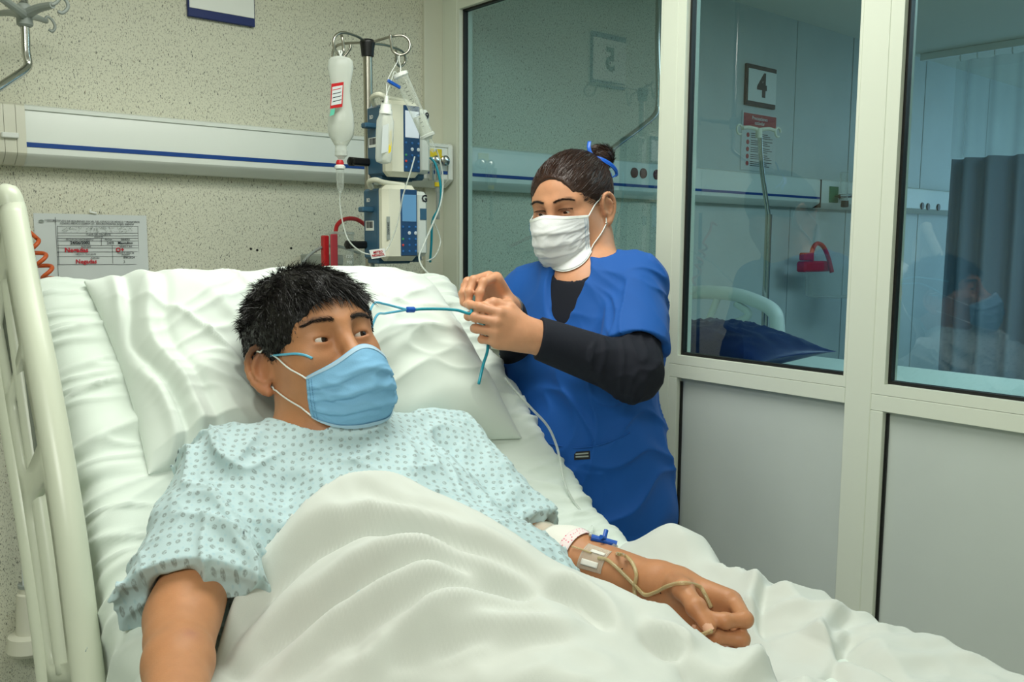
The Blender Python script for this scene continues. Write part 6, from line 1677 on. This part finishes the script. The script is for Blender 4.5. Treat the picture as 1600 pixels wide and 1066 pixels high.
a, b = rx(1212, 500), rx(1010, 590); G().box((XR-.012, a[1], .80), (XR+.012, b[1], min(a[2], rx(1100, 516)[2])), .006).build('rail_panel', 'trunk', t)
# dark blue pillow with a pointed corner
n1, n2 = 60, 40; uu = np.sin(np.linspace(-1, 1, n1)*math.pi/2*.999); vv = np.sin(np.linspace(-1, 1, n2)*math.pi/2*.999); U_, V_ = np.meshgrid(uu, vv, indexing='ij')
th = (np.clip(1-np.abs(U_)**2.2, 0, 1)**.75)*(np.clip(1-np.abs(V_)**2.4, 0, 1)**.6)
pin = 1-.10*(1-V_**2)*0; yy = 1.66-U_*.285*(1-.10*(1-V_**2)); xx_ = 2.28+V_*.20*(1-.12*(1-U_**2))
nz = ridged(np.stack([U_*4, V_*3, U_*0], -1).reshape(-1, 3)).reshape(U_.shape)
zt_ = 1.092+th*(.082+.012*nz); zb_ = 1.092-th*.060
V = np.concatenate([np.stack([xx_, yy, zt_], -1).reshape(-1, 3), np.stack([xx_, yy, zb_], -1).reshape(-1, 3)])
idx = lambda i, j: i*n2+j
ring = [(i, 0) for i in range(n1)]+[(n1-1, j) for j in range(1, n2)]+[(i, n2-1) for i in range(n1-2, -1, -1)]+[(0, j) for j in range(n2-2, 0, -1)]
rim = np.array([(idx(*p), idx(*q), idx(*q)+n1*n2, idx(*p)+n1*n2) for p, q in zip(ring, ring[1:]+ring[:1])])
bp = npmesh('pillow', V, np.concatenate([grid_faces(n1, n2, True), grid_faces(n1, n2)+n1*n2, rim]), 'navyvinyl'); tag(bp, 'dark blue shiny pillow behind the glass partition', 'pillow')
# stand with ivory hooks
ys = 1.95
p0, p1 = aty(1188, 205, ys), aty(1196, 470, ys)
t = empty('infusion_stand', (p1[0], ys, 0), 'chrome stand with ivory hooks in the next room before the number 4 sign', 'stand')
G().tube([(p1[0], ys, .04), (p1[0], ys, aty(1193, 335, ys)[2])], .013, 14).build('pole', 'chrome', t, True)
G().tube(spline([(p1[0], ys, aty(1193, 340, ys)[2]), aty(1190, 260, ys), aty(1187, 205, ys)], 20), .009, 12).build('upper_pole', 'chrome', t, True)
q = aty(1186, 203, ys); G().tube([q-np.array([0, 0, .03]), q+np.array([0, 0, .006])], .012, 12).build('hub', 'trunk_cream', t, True)
for e in ((-.075, .02), (.075, -.02)):
    G().tube(spline([q, q+np.array([e[0]*.6, e[1]*.6, .006]), q+np.array([e[0], e[1], .002])], 12), .007, 8).build('arm', 'trunk_cream', t, True)
    c_ = q+np.array([e[0]*1.18, e[1]*1.18, -.004]); G().tube([c_+.017*np.array([math.cos(a), 0, math.sin(a)]) for a in np.linspace(0, 5.2, 18)], .004, 8).build('hook', 'trunk_cream', t, True)
for k in range(5):
    a = 2*math.pi*k/5; e = np.array([math.cos(a), math.sin(a), 0])*.26; G().tube([(p1[0], ys, .08), np.array([p1[0], ys, .03])+e], .012, 10).build('leg', 'chrome', t, True)
# graduated canister with red hose on the wall
yc = 2.36; a, b = aty(1279, 397, yc), aty(1321, 400, yc); c_ = (a+b)/2; r_c = (b[0]-a[0])/2; zb2 = aty(1298, 464, yc)[2]
t = empty('suction_canister', (c_[0], yc, zb2), 'clear graduated canister with red holder in the next room', 'canister')
G().lathe((c_[0], yc, zb2), (0, 0, 1), [(0, r_c*.9), (.004, r_c*.95), (a[2]-zb2, r_c)], 28).build('jar', 'clear', t, True)
g = G()
for k in range(8): z = zb2+.03+k*(a[2]-zb2-.05)/8; g.box((c_[0]+r_c*.15, yc-r_c-.001, z), (c_[0]+r_c*(.75 if k % 2 else .6), yc-r_c*.78, z+.0035))
g.build('scale_mark', 'ink', t)['kind'] = 'stuff'
p, q = aty(1250, 402, yc), aty(1291, 424, yc); G().box((p[0], yc-.03, q[2]), (q[0]-.01, yc+.02, p[2]-.02), .008).build('red_holder', 'red', t)
p, q = aty(1248, 395, yc), aty(1262, 407, yc); G().box((p[0], yc-.035, q[2]), (q[0], yc, p[2]), .006).build('red_knob', 'red', t)
G().box((c_[0]-.03, yc+r_c*.9, a[2]-.06), (c_[0]+.03, 2.5, a[2]-.03), .003).build('wall_bracket', 'greymetal', t)
tubeobj('hose', [aty(1268, 408, yc-.02), aty(1269, 392, yc-.02), aty(1276, 381, yc-.02), aty(1286, 385, yc-.02), aty(1294, 402, yc-.03), aty(1300, 426, yc-.05)], .011, 'red', 40, t)
# gas outlets of the next bed
t = empty('oxygen_outlet', aty(1304, 305, YF), 'green backed gas outlet with clear flowmeter in the next room', 'outlet')
M['green'] = mat('green label', (40, 130, 84), rough=.5)
p, q = aty(1297, 291, YF-.004), aty(1309, 317, YF-.004); G().box((p[0], YF-.006, q[2]), (q[0], YF-.0005, p[2]), .001).build('green_plate', 'green', t)
c_ = aty(1318, 300, YF-.05); G().tube([c_+np.array([0, 0, -.04]), c_+np.array([0, 0, .10])], .022, 16).build('flow_tube', 'clear', t, True)
G().tube([aty(1305, 306, YF), aty(1312, 307, YF-.05), aty(1330, 306, YF-.05)], .012, 12).build('valve', 'chrome', t, True); G().lathe(c_+np.array([0, -.01, -.045]), (0, 0, -1), [(0, .018), (.03, .020), (.034, .012)], 14).build('knob', 'black', t, True)
# curtain on its ceiling track
M['curtain'] = mat('grey blue curtain', (140, 160, 176), rough=.9, bump=.1, bscale=300); M['net'] = clear_mat('curtain net', (190, 200, 204), .14, .8)
t = empty('privacy_curtain', (5.2, 1.4, 0), 'grey blue pleated curtain with net top in the next room', 'curtain')
yc0 = atx(1482, 300, 5.2)[1]
yy = np.linspace(yc0, .35, 260); ph = (yc0-yy)*46
xw = 5.2+.045*np.sin(ph)+.02*np.sin(ph*.37+1); zz = np.linspace(.25, 1.90, 12)
V = [(x+.006*math.sin(z*3+y*9), y, z) for x, y in zip(xw, yy) for z in zz]
c1_ = pmesh('curtain_cloth', V, grid_faces(260, 12).tolist(), 'curtain', t); sm = c1_.modifiers.new('thick', 'SOLIDIFY'); sm.thickness = .004
xw2 = 5.2+.018*np.sin(ph); V = [(x, y, z) for x, y in zip(xw2, yy) for z in np.linspace(1.90, 2.44, 5)]
pmesh('net_top', V, grid_faces(260, 5).tolist(), 'net', t)
G().box((5.185, .3, 2.47), (5.215, 2.45, ZC-.001), .002).build('track', 'white', t)
for y in np.arange(yc0-.02, .35, -.09):
    G().tube([(5.2, y, 2.475), (5.2, y, 2.45), (5.2+.01, y, 2.44)], .004, 6).build('hook', 'white', t)
# the bent chrome hanger seen past the nurse
t = empty('ceiling_hanger', aty(1028, 100, 2.3), 'bent chrome hanger tube seen through the glass behind the nurse', 'hanger')
q = aty(1028, 60, 2.3); tubeobj('drop_tube', [(q[0], 2.3, ZC), q, aty(1029, 150, 2.3), aty(1024, 178, 2.3), aty(1000, 200, 2.29), aty(965, 226, 2.27), aty(945, 245, 2.26)], .011, 'chrome', 60, t)
